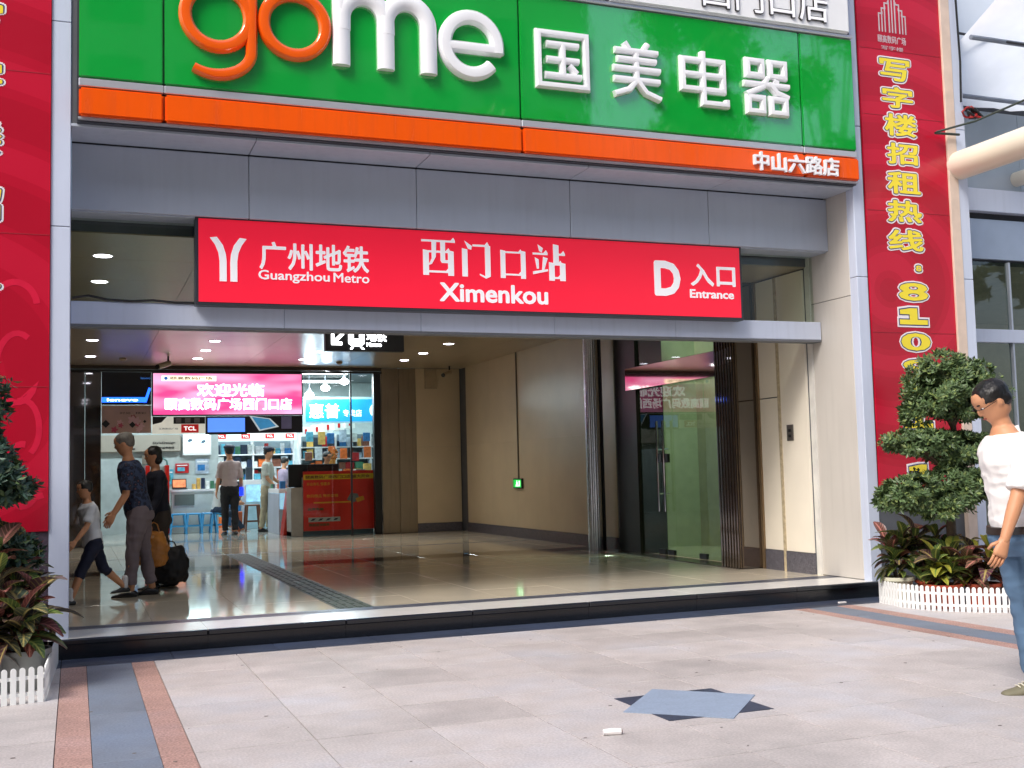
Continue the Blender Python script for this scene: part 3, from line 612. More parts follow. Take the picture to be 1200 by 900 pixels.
# ================================================================== LOBBY FITTINGS
def downlight(x, y, z, label, group, pw=9):
    t = thing('downlight', label, 'ceiling light', (x, y, z), group)
    MB().lathe([(.085, 0), (.10, -.006), (.105, 0)], n=20).build('trim_ring', mat('white trim ring', '#d8d8d8', .4), t, w=False, smooth=True)
    MB().lathe([(.083, -.004), (.083, -.0045)], n=20).build('lens', mat('lit lens', '#ffffff', .5, emit=14, ecol='#f4f0ff'), t, w=False)
    l = bpy.data.lights.new('downlight_lamp', 'SPOT'); l.energy = pw; l.spot_size = radians(130); l.spot_blend = 1; l.shadow_soft_size = .08; l.color = (1, .93, .82)
    o = bpy.data.objects.new('downlight_lamp', l); COL.objects.link(o); o.parent = t; o.location = (0, 0, -.03)
rows = {.24: ('left', (11.4, 12.9, 18.35, 20.75)), 2.05: ('second', (18.2, 19.55, 20.9)), 3.95: ('third', (19.5, 20.85)), 5.86: ('right', (18.0, 19.5, 20.75))}
ords = ['nearest', 'second', 'third', 'fourth']
for x, (nm, ys_) in rows.items():
    for i, y in enumerate(ys_):
        downlight(x, y, CZ, '%s lit round downlight in the %s row on the passage ceiling' % (ords[i] if i < len(ys_)-1 else 'farthest', nm), 'round downlights in the passage ceiling', 30)
downlight(8.5, 13.9, CZ+.02, 'added round downlight brightening the side room behind the green glass doors', 'round downlights in the passage ceiling', 150)  # unseen lamp added to brighten the room behind the door glass
downlight(10.2, 11.9, 3.82, 'lit round downlight inside the shop bay right of banner', 'round downlights in the passage ceiling', 130)
hs = thing('hanging_sign', 'dark hanging metro sign with lit white arrow and train symbol', 'sign', (3.68, 15, 3.03))
MB().box(3.14, 4.23, 14.98, 15.10, 3.035, 3.515, ch=.005).build('sign_box', DGREY, hs)
LIT = mat('lit white symbol', '#ffffff', .5, emit=5)
mb = MB(); zc, xc = 3.20, 3.305
mb.poly([(3.215, 3.115), (3.36, 3.115), (3.36, 3.155), (3.285, 3.155), (3.40, 3.27), (3.375, 3.30), (3.255, 3.185), (3.255, 3.265), (3.215, 3.265)], 14.972, 14.98); mb.build('arrow_symbol', LIT, hs)
mb = MB().poly([(3.45, 3.14), (3.50, 3.10), (3.62, 3.10), (3.67, 3.14), (3.67, 3.31), (3.60, 3.31), (3.60, 3.2), (3.52, 3.2), (3.52, 3.31), (3.45, 3.31)], 14.972, 14.98)
mb.poly([(3.47, 3.06), (3.5, 3.06), (3.52, 3.09), (3.49, 3.09)], 14.972, 14.98).poly([(3.61, 3.09), (3.64, 3.06), (3.67, 3.06), (3.64, 3.09)], 14.972, 14.98); mb.build('train_symbol', LIT, hs)
text('地铁', 3.70, 3.98, 3.17, 3.31, 14.979, .006, LIT, hs, bold=.03); text('Metro', 3.70, 3.91, 3.10, 3.155, 14.979, .006, LIT, hs, bold=.03)
def cctv(x, y, label):
    t = thing('security_camera', label, 'security camera', (x, y, CZ))
    MB().tube([(0, 0, 0), (0, 0, -.10)], .018, 8).build('mount', BLACK, t, w=False)
    MB().tube([(.02, .02, -.12), (-.18, -.16, -.20)], .05, 10).build('housing', mat('beige housing', '#a59880', .4), t, w=False, smooth=True)
    MB().tube([(-.18, -.16, -.20), (-.2, -.178, -.207)], .04, 10).build('camera_lens', BLACK, t, w=False)
cctv(1.52, 20.6, 'beige tube camera under the passage ceiling left of pink sign'); cctv(7.1, 21.8, 'dark small camera at the far right ceiling corner of passage')
for x, y, l_ in ((.78, 21.0, 'small round smoke detector left of the tube camera'), (4.7, 21.2, 'small round smoke detector above the blue shop sign')):
    MB().lathe([(.06, 0), (.06, -.03), (.03, -.05)], (x, y, CZ), 14).build('smoke_detector', mat('aged detector plastic', '#8d7f66', .5), label=l_, cat='smoke detector')
ex = thing('exit_sign', 'small green lit running man exit sign low on the beige wall', 'exit sign', (7.49, 19.1, 1.04))
MB().box(7.47, 7.508, 18.90, 19.32, 1.04, 1.22, ch=.004).build('sign_box', DGREY, ex)
MB().box(7.465, 7.47, 18.93, 19.29, 1.06, 1.20).build('lit_face', mat('green lit face', '#0c6a2c', .4, emit=.8, ecol='#10c040'), ex)
LGn = mat('pale green symbol', '#c8ffd0', .5, emit=1.5)
mb = MB(); mb.box(7.461, 7.465, 19.10, 19.13, 1.16, 1.185).box(7.461, 7.465, 19.08, 19.14, 1.11, 1.155).box(7.461, 7.465, 19.05, 19.09, 1.075, 1.11).box(7.461, 7.465, 19.13, 19.17, 1.075, 1.11); mb.build('running_man', LGn, ex, kind='stuff')
MB().box(7.461, 7.465, 18.97, 19.02, 1.08, 1.18).build('door_symbol', LGn, ex)
MB().tube([(7.495, 19.1, 1.22), (7.495, 19.1, CZ)], .014, 6).build('conduit', mat('grey conduit', '#6b6558', .5), ex)
sp_ = thing('switch_plate', 'small steel push button plate on the cream wall', 'switch', (7.5, 10.72, 1.62))
MB().box(7.495, 7.506, 10.66, 10.78, 1.62, 1.80, ch=.002).build('plate', mat('brushed plate', '#77736c', .35, .7), sp_)
MB().box(7.488, 7.495, 10.70, 10.74, 1.72, 1.75).build('button', BLACK, sp_); MB().box(7.488, 7.495, 10.70, 10.74, 1.66, 1.69).build('button', BLACK, sp_)

# ================================================================== FENCES, POTS, PLANTS
FW = mat('white picket plastic', '#eef0ee', .45, 0, .04, 8)
def picket_mesh(w=.034, h=.22, t_=.008):
    pts = [(-w/2, 0), (w/2, 0), (w/2, h-w/2)]+[(w/2*cos(a), h-w/2+w/2*sin(a)) for a in [pi*k/6 for k in range(1, 6)]]+[(-w/2, h-w/2)]
    return MB().poly(pts, -t_/2, t_/2).mesh('picket', FW)
PK = picket_mesh()
def fence(label, pts, loc, lean=0, h=.22):
    t = thing('picket_fence', label, 'fence', loc); o = Vector(loc)
    for a, c in zip(pts, pts[1:]):
        a = Vector((*a, 0)); c = Vector((*c, 0)); d = c-a; n_ = max(1, round(d.length/.0525)); ang = math.atan2(d.y, d.x); nrm = Vector((-d.y, d.x, 0)).normalized()*.008
        for i in range(n_):
            p = a+d*((i+.5)/n_)-o; p.z = 0
            inst('picket', PK, t, p[:], (lean, 0, ang))
        for z in (.055, .155):
            dn = d.normalized()
            mb = MB(); q = [a+nrm*s_+Vector((0, 0, z+zz)) for zz in (-.011, .011) for s_ in (.5, 1.4)]; r_ = [v+d for v in q]
            mb.add(q+r_, [(0, 1, 3, 2), (4, 6, 7, 5), (0, 4, 5, 1), (2, 3, 7, 6), (0, 2, 6, 4), (1, 5, 7, 3)]).build('rail', FW, t)
    return t
fence('low white picket fence around the right planter in front of red banner', [(7.27, 9.05), (7.21, 8.7), (7.24, 8.45), (7.34, 8.2), (7.62, 7.92), (8.1, 7.62), (8.7, 7.5)], (7.24, 8.4, 0))
fence('low white picket fence around the left planter at photo edge', [(-1.4, 7.52), (-.17, 7.75), (-.115, 9.35)], (-.17, 7.75, 0))
LEAFM = {}
def leafmat(name, col, var=.25, rough=.4):
    m = mat(name, col, rough, 0, .15, 4, spec=.4, trans=.22)
    n = m.node_tree; N = n.nodes; L = n.links
    g = N.new('ShaderNodeNewGeometry'); q = N.new('ShaderNodeMapRange'); q.inputs[3].default_value = 1-var; q.inputs[4].default_value = 1+var*1.5
    L.new(g.outputs['Random Per Island'], q.inputs[0])
    vm = [x for x in N if x.type == 'VECT_MATH'][0]; src = vm.inputs['Scale'].links[0].from_socket
    k = N.new('ShaderNodeMath'); k.operation = 'MULTIPLY'; L.new(src, k.inputs[0]); L.new(q.outputs[0], k.inputs[1]); L.new(k.outputs[0], vm.inputs['Scale'])
    return m
FIC = leafmat('glossy ficus leaf', (.10, .16, .065)); FICB = leafmat('bluish ficus leaf', (.055, .105, .075)); NEWL = leafmat('young ficus leaf', (.19, .25, .08)); 
def crown(name, clumps, n, leaf, mats, parent, seed=1, origin=None):
    """rosettes of small folded leaves spread over and inside a set of ellipsoid clumps"""
    rg = random.Random(seed); mb = MB(); tot = sum(c[1][0]*c[1][2] for c in clumps)
    for c, r in clumps:
        k = int(n*r[0]*r[2]/tot/5); subs = []; nsub = max(4, int(k/15))
        for _ in range(nsub):
            d = Vector((rg.gauss(0, 1), rg.gauss(0, 1), rg.gauss(0, 1))).normalized(); rr = rg.uniform(.72, 1.04) if rg.random() < .8 else rg.uniform(.35, .7); subs.append((d, rr))
        for _ in range(k):
            d0, rr = rg.choice(subs); sg = .72*leaf/.06*.062/max(r[0], .1); d = (d0+Vector((rg.gauss(0, sg), rg.gauss(0, sg), rg.gauss(0, sg)))).normalized(); rr *= rg.uniform(.86, 1.03)
            if rg.random() < .06: rr *= rg.uniform(1.05, 1.22)
            p = Vector((c[0]+d.x*r[0]*rr, c[1]+d.y*r[1]*rr, c[2]+d.z*r[2]*rr))
            ax = (d+Vector((0, 0, .55))+Vector((rg.uniform(-.5, .5), rg.uniform(-.5, .5), rg.uniform(-.3, .5)))).normalized()
            a = Vector((0, 0, 1)).cross(ax); a = a.normalized() if a.length > .01 else Vector((1, 0, 0)); b_ = ax.cross(a); ph = rg.uniform(0, 6.3)
            for q in range(5):
                th = ph+q*2.4; s_ = leaf*rg.uniform(.65, 1.15); dirv = (cos(th)*a+sin(th)*b_)*.85+ax*rg.uniform(.15, .8); dirv.normalize()
                sd_ = dirv.cross(ax).normalized()*s_*.22; up = dirv.cross(sd_).normalized()*s_*.07
                o = p+ax*rg.uniform(-.01, .02); m1 = o+dirv*s_*.5
                mi = 1 if (len(mats) > 1 and rg.random() < .2) else 0
                mb.add([o, m1+sd_+up, o+dirv*s_, m1-sd_+up, m1], [(0, 4, 1), (4, 2, 1), (0, 3, 4), (4, 3, 2)], mi)
    me = bpy.data.meshes.new(name); me.from_pydata(mb.v, [], mb.f)
    for m in mats: me.materials.append(m)
    me.polygons.foreach_set('material_index', mb.m)
    o = bpy.data.objects.new(name, me); COL.objects.link(o); o.parent = parent; me.transform(Matrix.Translation(-wloc(parent)))
    return o
BARK = mat('grey brown bark', '#5b4a3a', .8, 0, .3, 30, bump=.6, bscale=60)
TP = thing('topiary_tree', 'cloud pruned ficus topiary with round top and stacked lower tiers, right planter', 'tree', (7.75, 8.6, 0))
crown('crown', [((7.86, 8.6, 2.10), (.40, .40, .27)), ((7.60, 8.55, 1.95), (.27, .3, .2)), ((8.18, 8.6, 1.99), (.30, .3, .19)), ((7.46, 8.6, 1.80), (.14, .2, .12)), ((8.38, 8.6, 1.93), (.17, .2, .12)), ((7.9, 8.5, 1.84), (.3, .3, .12)), ((7.8, 8.6, 2.28), (.26, .26, .12)), ((8.14, 8.6, 2.2), (.2, .2, .12))], 19000, .060, [FIC, NEWL], TP, 3)
crown('tier', [((7.55, 8.6, 1.52), (.42, .36, .12)), ((7.95, 8.6, 1.46), (.38, .36, .17)), ((7.28, 8.6, 1.55), (.2, .22, .08))], 11000, .06, [FIC, NEWL], TP, 4)
crown('tier', [((7.35, 8.55, 1.08), (.36, .34, .17)), ((7.8, 8.55, 1.10), (.36, .34, .22)), ((8.1, 8.6, 1.2), (.2, .3, .2)), ((7.6, 8.5, .92), (.36, .3, .12)), ((7.12, 8.55, 1.02), (.17, .2, .12))], 16000, .058, [FIC, NEWL], TP, 5)
MB().tube([(7.80, 8.6, .25), (7.78, 8.6, .9), (7.84, 8.6, 1.35), (7.88, 8.6, 1.62), (7.87, 8.6, 1.8)], [.05, .045, .035, .03, .028], 10).build('trunk', BARK, TP, smooth=True)
for q in ([(7.87, 8.6, 1.68), (7.72, 8.56, 1.85), (7.6, 8.55, 1.98)], [(7.87, 8.6, 1.68), (8.0, 8.6, 1.85), (8.12, 8.6, 2.02)], [(7.87, 8.6, 1.72), (7.88, 8.66, 2.1)], [(7.82, 8.6, 1.2), (7.55, 8.6, 1.42), (7.35, 8.6, 1.52)], [(7.78, 8.6, .8), (7.5, 8.55, .98), (7.3, 8.55, 1.05)]):
    MB().tube(q, [.024, .018, .01][:len(q)], 7).build('branch', BARK, TP, smooth=True)
LT = thing('topiary_tree', 'bluish green ficus topiary cut by the left photo edge', 'tree', (-.85, 8.6, 0))
crown('crown', [((-.88, 8.6, 2.0), (.42, .4, .25)), ((-.62, 8.6, 1.86), (.2, .25, .12))], 4000, .075, [FICB, FIC], LT, 8)
crown('tier', [((-.75, 8.6, 1.42), (.38, .35, .2)), ((-.46, 8.55, 1.33), (.20, .25, .15)), ((-.6, 8.6, 1.55), (.2, .3, .14)), ((-.8, 8.6, 1.72), (.3, .3, .1))], 6500, .075, [FICB, FIC], LT, 9)
crown('tier', [((-.7, 8.75, .92), (.42, .32, .18)), ((-.42, 8.75, .88), (.2, .22, .14))], 4500, .07, [FICB, FIC], LT, 10)
MB().tube([(-.85, 8.6, .2), (-.83, 8.6, 1.1), (-.85, 8.6, 1.9)], [.05, .04, .03], 9).build('trunk', BARK, LT, smooth=True)
# croton leaves: a few shared leaf meshes, each leaf an object
def crotonmat(name, base, vein, edge):
    m = bpy.data.materials.new(name); m.use_nodes = True; n = m.node_tree; N = n.nodes; L = n.links; b = N['Principled BSDF']; b.inputs['Roughness'].default_value = .3
    uv = N.new('ShaderNodeUVMap'); sp = N.new('ShaderNodeSeparateXYZ'); L.new(uv.outputs[0], sp.inputs[0])
    ab = N.new('ShaderNodeMath'); ab.operation = 'ABSOLUTE'; L.new(sp.outputs[0], ab.inputs[0])
    # side veins: |u| and v combined into oblique stripes
    m1 = N.new('ShaderNodeMath'); m1.operation = 'MULTIPLY_ADD'; L.new(ab.outputs[0], m1.inputs[0]); m1.inputs[1].default_value = -.22; L.new(sp.outputs[1], m1.inputs[2])
    m2 = N.new('ShaderNodeMath'); m2.operation = 'MULTIPLY'; L.new(m1.outputs[0], m2.inputs[0]); m2.inputs[1].default_value = 48
    m3 = N.new('ShaderNodeMath'); m3.operation = 'SINE'; L.new(m2.outputs[0], m3.inputs[0])
    c1 = N.new('ShaderNodeMapRange'); c1.inputs[1].default_value = .55; c1.inputs[2].default_value = .95; L.new(m3.outputs[0], c1.inputs[0])
    c2 = N.new('ShaderNodeMapRange'); c2.inputs[1].default_value = .20; c2.inputs[2].default_value = .08; L.new(ab.outputs[0], c2.inputs[0])
    ns = N.new('ShaderNodeTexNoise'); ns.inputs['Scale'].default_value = 22; L.new(uv.outputs[0], ns.inputs[0]); oi = N.new('ShaderNodeObjectInfo')
    mm = N.new('ShaderNodeMath'); mm.operation = 'MULTIPLY'; L.new(c1.outputs[0], mm.inputs[0]); L.new(ns.outputs[0], mm.inputs[1])
    mx = N.new('ShaderNodeMath'); mx.operation = 'MAXIMUM'; L.new(mm.outputs[0], mx.inputs[0]); L.new(c2.outputs[0], mx.inputs[1])
    cA = N.new('ShaderNodeMix'); cA.data_type = 'RGBA'; cA.inputs[6].default_value = (*base, 1); cA.inputs[7].default_value = (*edge, 1); L.new(oi.outputs['Random'], cA.inputs[0])
    cB = N.new('ShaderNodeMix'); cB.data_type = 'RGBA'; L.new(mx.outputs[0], cB.inputs[0]); L.new(cA.outputs[2], cB.inputs[6]); cB.inputs[7].default_value = (*vein, 1)
    L.new(cB.outputs[2], b.inputs['Base Color'])
    tr = N.new('ShaderNodeBsdfTranslucent'); L.new(cB.outputs[2], tr.inputs[0]); ms = N.new('ShaderNodeMixShader'); ms.inputs[0].default_value = .15
    L.new(b.outputs[0], ms.inputs[1]); L.new(tr.outputs[0], ms.inputs[2]); L.new(ms.outputs[0], N['Material Output'].inputs[0]); return m
CM = {'green': crotonmat('green croton leaf', (.05, .10, .03), (.45, .48, .12), (.09, .15, .04)), 'dark': crotonmat('purple green croton leaf', (.045, .07, .04), (.42, .34, .12), (.10, .035, .06)),
      'red': crotonmat('red brown croton leaf', (.16, .035, .04), (.55, .22, .18), (.07, .07, .035)), 'yellow': crotonmat('yellow croton leaf', (.42, .38, .05), (.12, .2, .04), (.30, .33, .06))}
def leafmesh(m, l=.22, w=.032, droop=.35):
    n_ = 8; vs = []; fs = []; uvs = []
    for i in range(n_+1):
        v = i/n_; ww = w*(sin(pi*min(1, v*.92+.05)))**.8; z = .10*l*sin(v*2.2)-droop*l*v*v; x = l*v*(1-.12*v)
        for u in (-1, 0, 1): vs.append((x, u*ww, z+abs(u)*ww*.45)); uvs.append((u, v))
    for i in range(n_):
        for k in (0, 1): q = i*3+k; fs.append((q, q+3, q+4, q+1))
    me = bpy.data.meshes.new('leaf'); me.from_pydata(vs, [], fs); me.materials.append(m); ul = me.uv_layers.new(name='UVMap')
    for lp in me.loops: ul.data[lp.index].uv = uvs[lp.vertex_index]
    me.polygons.foreach_set('use_smooth', [True]*len(fs)); return me
LM = {k: [leafmesh(m, l, w, d) for l, w, d in ((.26, .048, .3), (.23, .058, .6), (.20, .044, .12))] for k, m in CM.items()}
rg = random.Random(11)
def croton(label, loc, potr, poth, potm, kinds, nst, hgt, spread, nl=17, sc=1.1):
    t = thing('croton_plant', label, 'potted plant', loc)
    prof = [(potr*.72, 0), (potr*.93, poth*.86), (potr*1.06, poth*.87), (potr*1.06, poth), (potr*.94, poth), (potr*.9, poth*.9)]
    MB().lathe(prof, n=28).build('pot', potm, t, w=False, smooth=True)
    MB().lathe([(potr*.9, poth*.9), (.01, poth*.93)], n=20).build('soil', mat('potting soil', '#2e241c', .95, bump=.8), t, w=False)
    for s_ in range(nst):
        a = 2*pi*s_/nst+rg.uniform(-.4, .4); tip = Vector((cos(a)*spread*rg.uniform(.2, .75), sin(a)*spread*rg.uniform(.2, .75), hgt*rg.uniform(.6, 1))); base = Vector((tip.x*.2, tip.y*.2, poth*.9))
        MB().tube([base, (base+tip)/2+Vector((0, 0, .02)), tip], [.009, .008, .005], 6).build('stem', BARK, t, w=False, smooth=True)
        for i in range(nl):
            f = i/nl; p = base.lerp(tip, .25+.75*f); az = i*2.4+s_; k = rg.choice(kinds)
            el = -1.15*f+.15+rg.uniform(-.25, .25)
            inst('leaf', rg.choice(LM[k]), t, p[:], (rg.uniform(-.35, .35), el, az), (rg.uniform(.65, 1.15)*sc*(1.2 if loc[0] < 1 else 1),)*3)
    return t
TERR = mat('terracotta plastic pot', '#a8482e', .5, 0, .08); CPOT = mat('pale cream pot', '#cfcdb8', .45, 0, .06); WPOT = mat('grey white plastic pot', '#8f9290', .45, 0, .08)
croton('green and bronze croton in cream pot by the right column', (7.42, 8.95, 0), .15, .25, CPOT, ['green', 'green', 'dark', 'red'], 4, .72, .30)
croton('green leaved croton in terracotta pot behind the front pickets', (7.50, 8.42, 0), .16, .22, TERR, ['green', 'dark', 'green', 'yellow'], 4, .62, .30)
croton('reddish brown croton in terracotta pot in the right planter middle', (7.84, 8.3, 0), .16, .22, TERR, ['red', 'red', 'dark', 'yellow'], 4, .68, .28)
croton('reddish croton in terracotta pot behind the walking man', (8.18, 8.1, 0), .16, .22, TERR, ['red', 'red', 'dark'], 4, .62, .30)
croton('dark croton low behind the others in the right planter', (7.70, 8.8, 0), .15, .22, TERR, ['dark', 'dark', 'green'], 4, .80, .32)
croton('purple and green croton in grey white pot, left planter front', (-.32, 8.3, 0), .17, .26, WPOT, ['dark', 'dark', 'green', 'red'], 4, .82, .32, 19)
croton('yellow veined croton at the left photo edge', (-.66, 8.2, 0), .16, .26, WPOT, ['yellow', 'dark', 'red', 'dark'], 4, .78, .28)
croton('large bronze and purple croton behind the grey white pots, left planter', (-.58, 8.65, 0), .16, .25, WPOT, ['dark', 'red', 'dark', 'green'], 5, 1.0, .36, 18)
croton('dark purple croton in the left planter beside the column', (-.42, 8.85, 0), .15, .24, WPOT, ['dark', 'dark', 'green'], 4, 1.0, .34)
# street litter
lt = thing('litter_cup', 'small crumpled white paper scrap lying on the pavement', 'litter', (2.57, 5.33, 0))
MB().tube([(-.045, .012, .016), (0, 0, .018), (.045, -.012, .016)], [.015, .018, .017], 9).build('paper_roll', mat('white paper', '#e8e4e2', .7), lt, w=False)
MB().tube([(.046, -.0122, .016), (.05, -.013, .016)], .012, 8).build('dark_end', mat('brown paper end', '#5c3a30', .8), lt, w=False)
MB().box(6.92, 7.0, 9.2, 9.23, .001, .012).build('paper_scrap', mat('white paper', '#e8e4e2', .7), label='tiny white paper scrap at the foot of the entrance step', cat='litter')
# ================================================================== SHOP CONTENTS
PKM = mat('pink lit face', '#e85a98', .3, 0, .03, emit=.7, ecol='#e8408c')
n = PKM.node_tree; tc_ = n.nodes.new('ShaderNodeTexCoord'); sp_2 = n.nodes.new('ShaderNodeSeparateXYZ'); nz_ = n.nodes.new('ShaderNodeTexNoise'); nz_.inputs['Scale'].default_value = 2.2; nz_.inputs['Detail'].default_value = 1
mp_ = n.nodes.new('ShaderNodeMapping'); mp_.inputs['Scale'].default_value = (.5, 1, 2.2); cr_ = n.nodes.new('ShaderNodeValToRGB'); cr_.color_ramp.elements[0].position = .38; cr_.color_ramp.elements[0].color = (.80, .06, .28, 1); cr_.color_ramp.elements[1].position = .72; cr_.color_ramp.elements[1].color = (1, .55, .85, 1)
n.links.new(tc_.outputs['Object'], mp_.inputs[0]); n.links.new(mp_.outputs[0], nz_.inputs[0]); n.links.new(nz_.outputs[0], cr_.inputs[0]); n.links.new(cr_.outputs[0], n.nodes['Principled BSDF'].inputs['Emission Color'])
LITW = mat('lit white lettering', '#ffffff', .4, emit=1.8)
ps = thing('welcome_lightbox', 'bright pink lit box sign with two lines of white characters over the shop entrance', 'sign', (2.77, SY, 2.57))
MB().box(1.345, 4.20, 22.28, 22.39, 2.56, 3.395, ch=.005).build('sign_box', BLACK, ps)
MB().box(1.37, 4.175, 22.268, 22.28, 2.585, 3.37).build('lit_face', PKM, ps)
text('欢迎光临', 2.17, 3.44, 2.93, 3.18, 22.267, .01, LITW, ps, bold=.03); text('颐高数码广场西门口店', 1.58, 3.98, 2.665, 2.90, 22.267, .01, LITW, ps, bold=.03)
MB().box(1.52, 2.53, 22.262, 22.268, 3.225, 3.325, ch=.002).build('name_strip', mat('cream lit strip', '#f6e6c8', .4, emit=1.2), ps)
MB().tube([(1.60, 22.261, 3.275), (1.60, 22.255, 3.275)], .035, 12).build('round_emblem', mat('blue lit print', '#2a6ac0', .4, emit=.6), ps)
text('颐高数码广场', 1.68, 2.45, 3.245, 3.31, 22.262, .004, mat('brown print', '#8a5a3c', .5), ps, bold=.02)
LTX = mat('pale print', '#c0c4c8', .5)
d1 = thing('dark_signboard', 'dark sign panel with glowing blue strip left of the pink sign', 'sign', (.9, SY, 2.77))
MB().box(.455, 1.335, 22.30, 22.39, 2.775, 3.39).build('sign_box', mat('dark blue black panel', '#141a22', .2), d1)
MB().box(.46, 1.25, 22.285, 22.30, 2.82, 2.915).build('lit_strip', mat('lit blue strip', '#2a70f0', .4, emit=2.2, ecol='#1e5cff'), d1)
mb = MB().poly([(1.20, 2.82), (1.25, 2.82), (1.33, 3.08), (1.29, 3.10)], 22.28, 22.30); mb.build('lit_strip', MATS['lit blue strip'], d1)
text('lenovo', .55, 1.1, 2.84, 2.895, 22.284, .004, LITW, d1, bold=.02); text('lenovo', 1.15, 1.32, 3.26, 3.30, 22.299, .004, mat('blue small print', '#3a78d0', .5, emit=.5), d1)
d2 = thing('floral_poster', 'beige poster with pink blossoms and dark diamonds below the dark signboard', 'poster', (.9, SY, 2.25))
MB().box(.455, 1.335, 22.32, 22.39, 2.245, 2.765).build('poster_panel', mat('beige pink poster', '#b09288', .4, 0, .12, 3), d2)
rg2 = random.Random(3)
for k in range(16):
    x = rg2.gauss(1.0, .17); z = rg2.gauss(2.42, .10); r = rg2.uniform(.025, .065)
    if not (.5 < x < 1.29 and 2.3 < z < 2.7): continue
    mb = MB(); mb.poly([(x+r*(1+.35*cos(5*a))*cos(a), z+r*(1+.35*cos(5*a))*sin(a)) for a in [2*pi*i/20 for i in range(20)]], 22.318-.0008*k, 22.32); mb.build('blossom_print', rg2.choice([mat('pink print', '#b04a62', .5), mat('pale pink print', '#c9a2a8', .5), mat('red print', '#8a2638', .5)]), d2)
for x, z, r in ((.53, 2.42, .075), (1.0, 2.40, .06), (1.22, 2.46, .03)): MB().poly([(x-r, z), (x, z-r), (x+r, z), (x, z+r)], 22.303, 22.306).build('diamond_print', BLACK, d2)
text('时尚 · 精彩', .78, 1.25, 2.60, 2.64, 22.319, .003, BLACK, d2)
TRED = mat('red tag', '#c81a1e', .4, emit=.15)
def redtag(x0, x1, z0, z1, y, parent=None, label=None, group=None):
    t = thing('brand_sign', label, 'sign', ((x0+x1)/2, y, z0), group) if not parent else parent
    MB().box(x0, x1, y-.01, y, z0, z1).build('red_panel', TRED, t); text('TCL', x0+(x1-x0)*.14, x1-(x1-x0)*.14, z0+(z1-z0)*.25, z1-(z1-z0)*.25, y-.011, .004, mat('white small print', '#ffffff', .5, emit=.6), t, bold=.03); return t
d3 = thing('brand_board', 'white board with black swoosh and red brand block under the pink sign', 'sign', (1.84, SY, 2.23))
MB().box(1.355, 2.325, 22.30, 22.39, 2.225, 2.55).build('board', mat('white lit board', '#d8d8cc', .4, emit=.35), d3)
MB().poly([(1.36, 2.40), (1.52, 2.44), (1.62, 2.548), (1.36, 2.548)], 22.296, 22.30).build('black_swoosh', BLACK, d3)
MB().box(1.74, 2.32, 22.290, 22.30, 2.41, 2.54).build('black_strip', BLACK, d3); redtag(1.88, 2.2, 2.24, 2.40, 22.296, d3)
text('王牌数码广场', 1.47, 1.82, 2.30, 2.335, 22.299, .003, DGREY, d3)
for k in range(3): MB().lathe([(.05, -.002), (.05, .0)], (0, 0, 0), 12).box(1.78+k*.17, 1.88+k*.17, 22.28, 22.29, 2.43, 2.52).build('camera_print', mat('grey print', '#6a6a6a', .4), d3, kind='stuff') if False else MB().box(1.78+k*.17, 1.88+k*.17, 22.284, 22.29, 2.43, 2.52).build('camera_print', mat('grey print', '#6a6a6a', .4), d3)
d4 = thing('wall_screen', 'wide blue glowing screen in black frame under the pink sign', 'screen', (2.7, SY, 2.21))
MB().box(2.335, 3.11, 22.30, 22.39, 2.20, 2.55).build('frame', BLACK, d4); MB().box(2.37, 3.07, 22.29, 22.30, 2.245, 2.515).build('screen_face', mat('blue lit screen', '#5a8ce8', .2, 0, .25, 1.2, emit=1.0, ecol='#4a78e0'), d4)
d5 = thing('hanging_poster', 'tilted blue and white poster hanging between dark panels under the pink sign', 'poster', (3.4, SY, 2.26))
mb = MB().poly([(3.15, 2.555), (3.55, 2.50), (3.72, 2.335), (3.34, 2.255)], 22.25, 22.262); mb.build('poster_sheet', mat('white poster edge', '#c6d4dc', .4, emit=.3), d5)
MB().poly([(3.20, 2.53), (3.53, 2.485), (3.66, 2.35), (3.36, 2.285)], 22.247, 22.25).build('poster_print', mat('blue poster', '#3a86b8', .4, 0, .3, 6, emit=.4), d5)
MB().box(3.115, 4.2, 22.34, 22.40, 2.22, 2.555).build('dark_header_panel', mat('dark violet panel', '#1c1a26', .4), B)
MB().box(3.78, 3.98, 22.32, 22.34, 2.30, 2.54).build('lilac_notice', mat('lilac print', '#7a7aa8', .5), B)
# HP style shop sign on right
hp = thing('blue_shop_sign', 'blue lit shop sign with white characters behind the glass on the right', 'sign', (5.4, 24.5, 2.5))
MB().box(4.62, 6.6, 24.52, 24.6, 2.50, 3.08).build('sign_box', mat('pale lit frame', '#a8d0d8', .4, emit=.4), hp)
MB().box(4.68, 6.6, 24.505, 24.52, 2.54, 3.03).build('lit_face', mat('blue lit face', '#2a98d8', .4, 0, .1, 1, emit=.9, ecol='#1c8cd0'), hp)
text('惠普', 4.75, 5.42, 2.61, 2.93, 24.504, .01, LITW, hp, bold=.015); text('专卖店', 5.50, 5.92, 2.64, 2.80, 24.504, .01, mat('soft lit print', '#e0f4ff', .5, emit=1.5), hp, bold=.01)
MB().tube([(6.27, 24.49, 2.78), (6.27, 24.505, 2.78)], .17, 24).build('round_emblem', mat('pale lit disc', '#e8f4f4', .4, emit=1.2), hp)
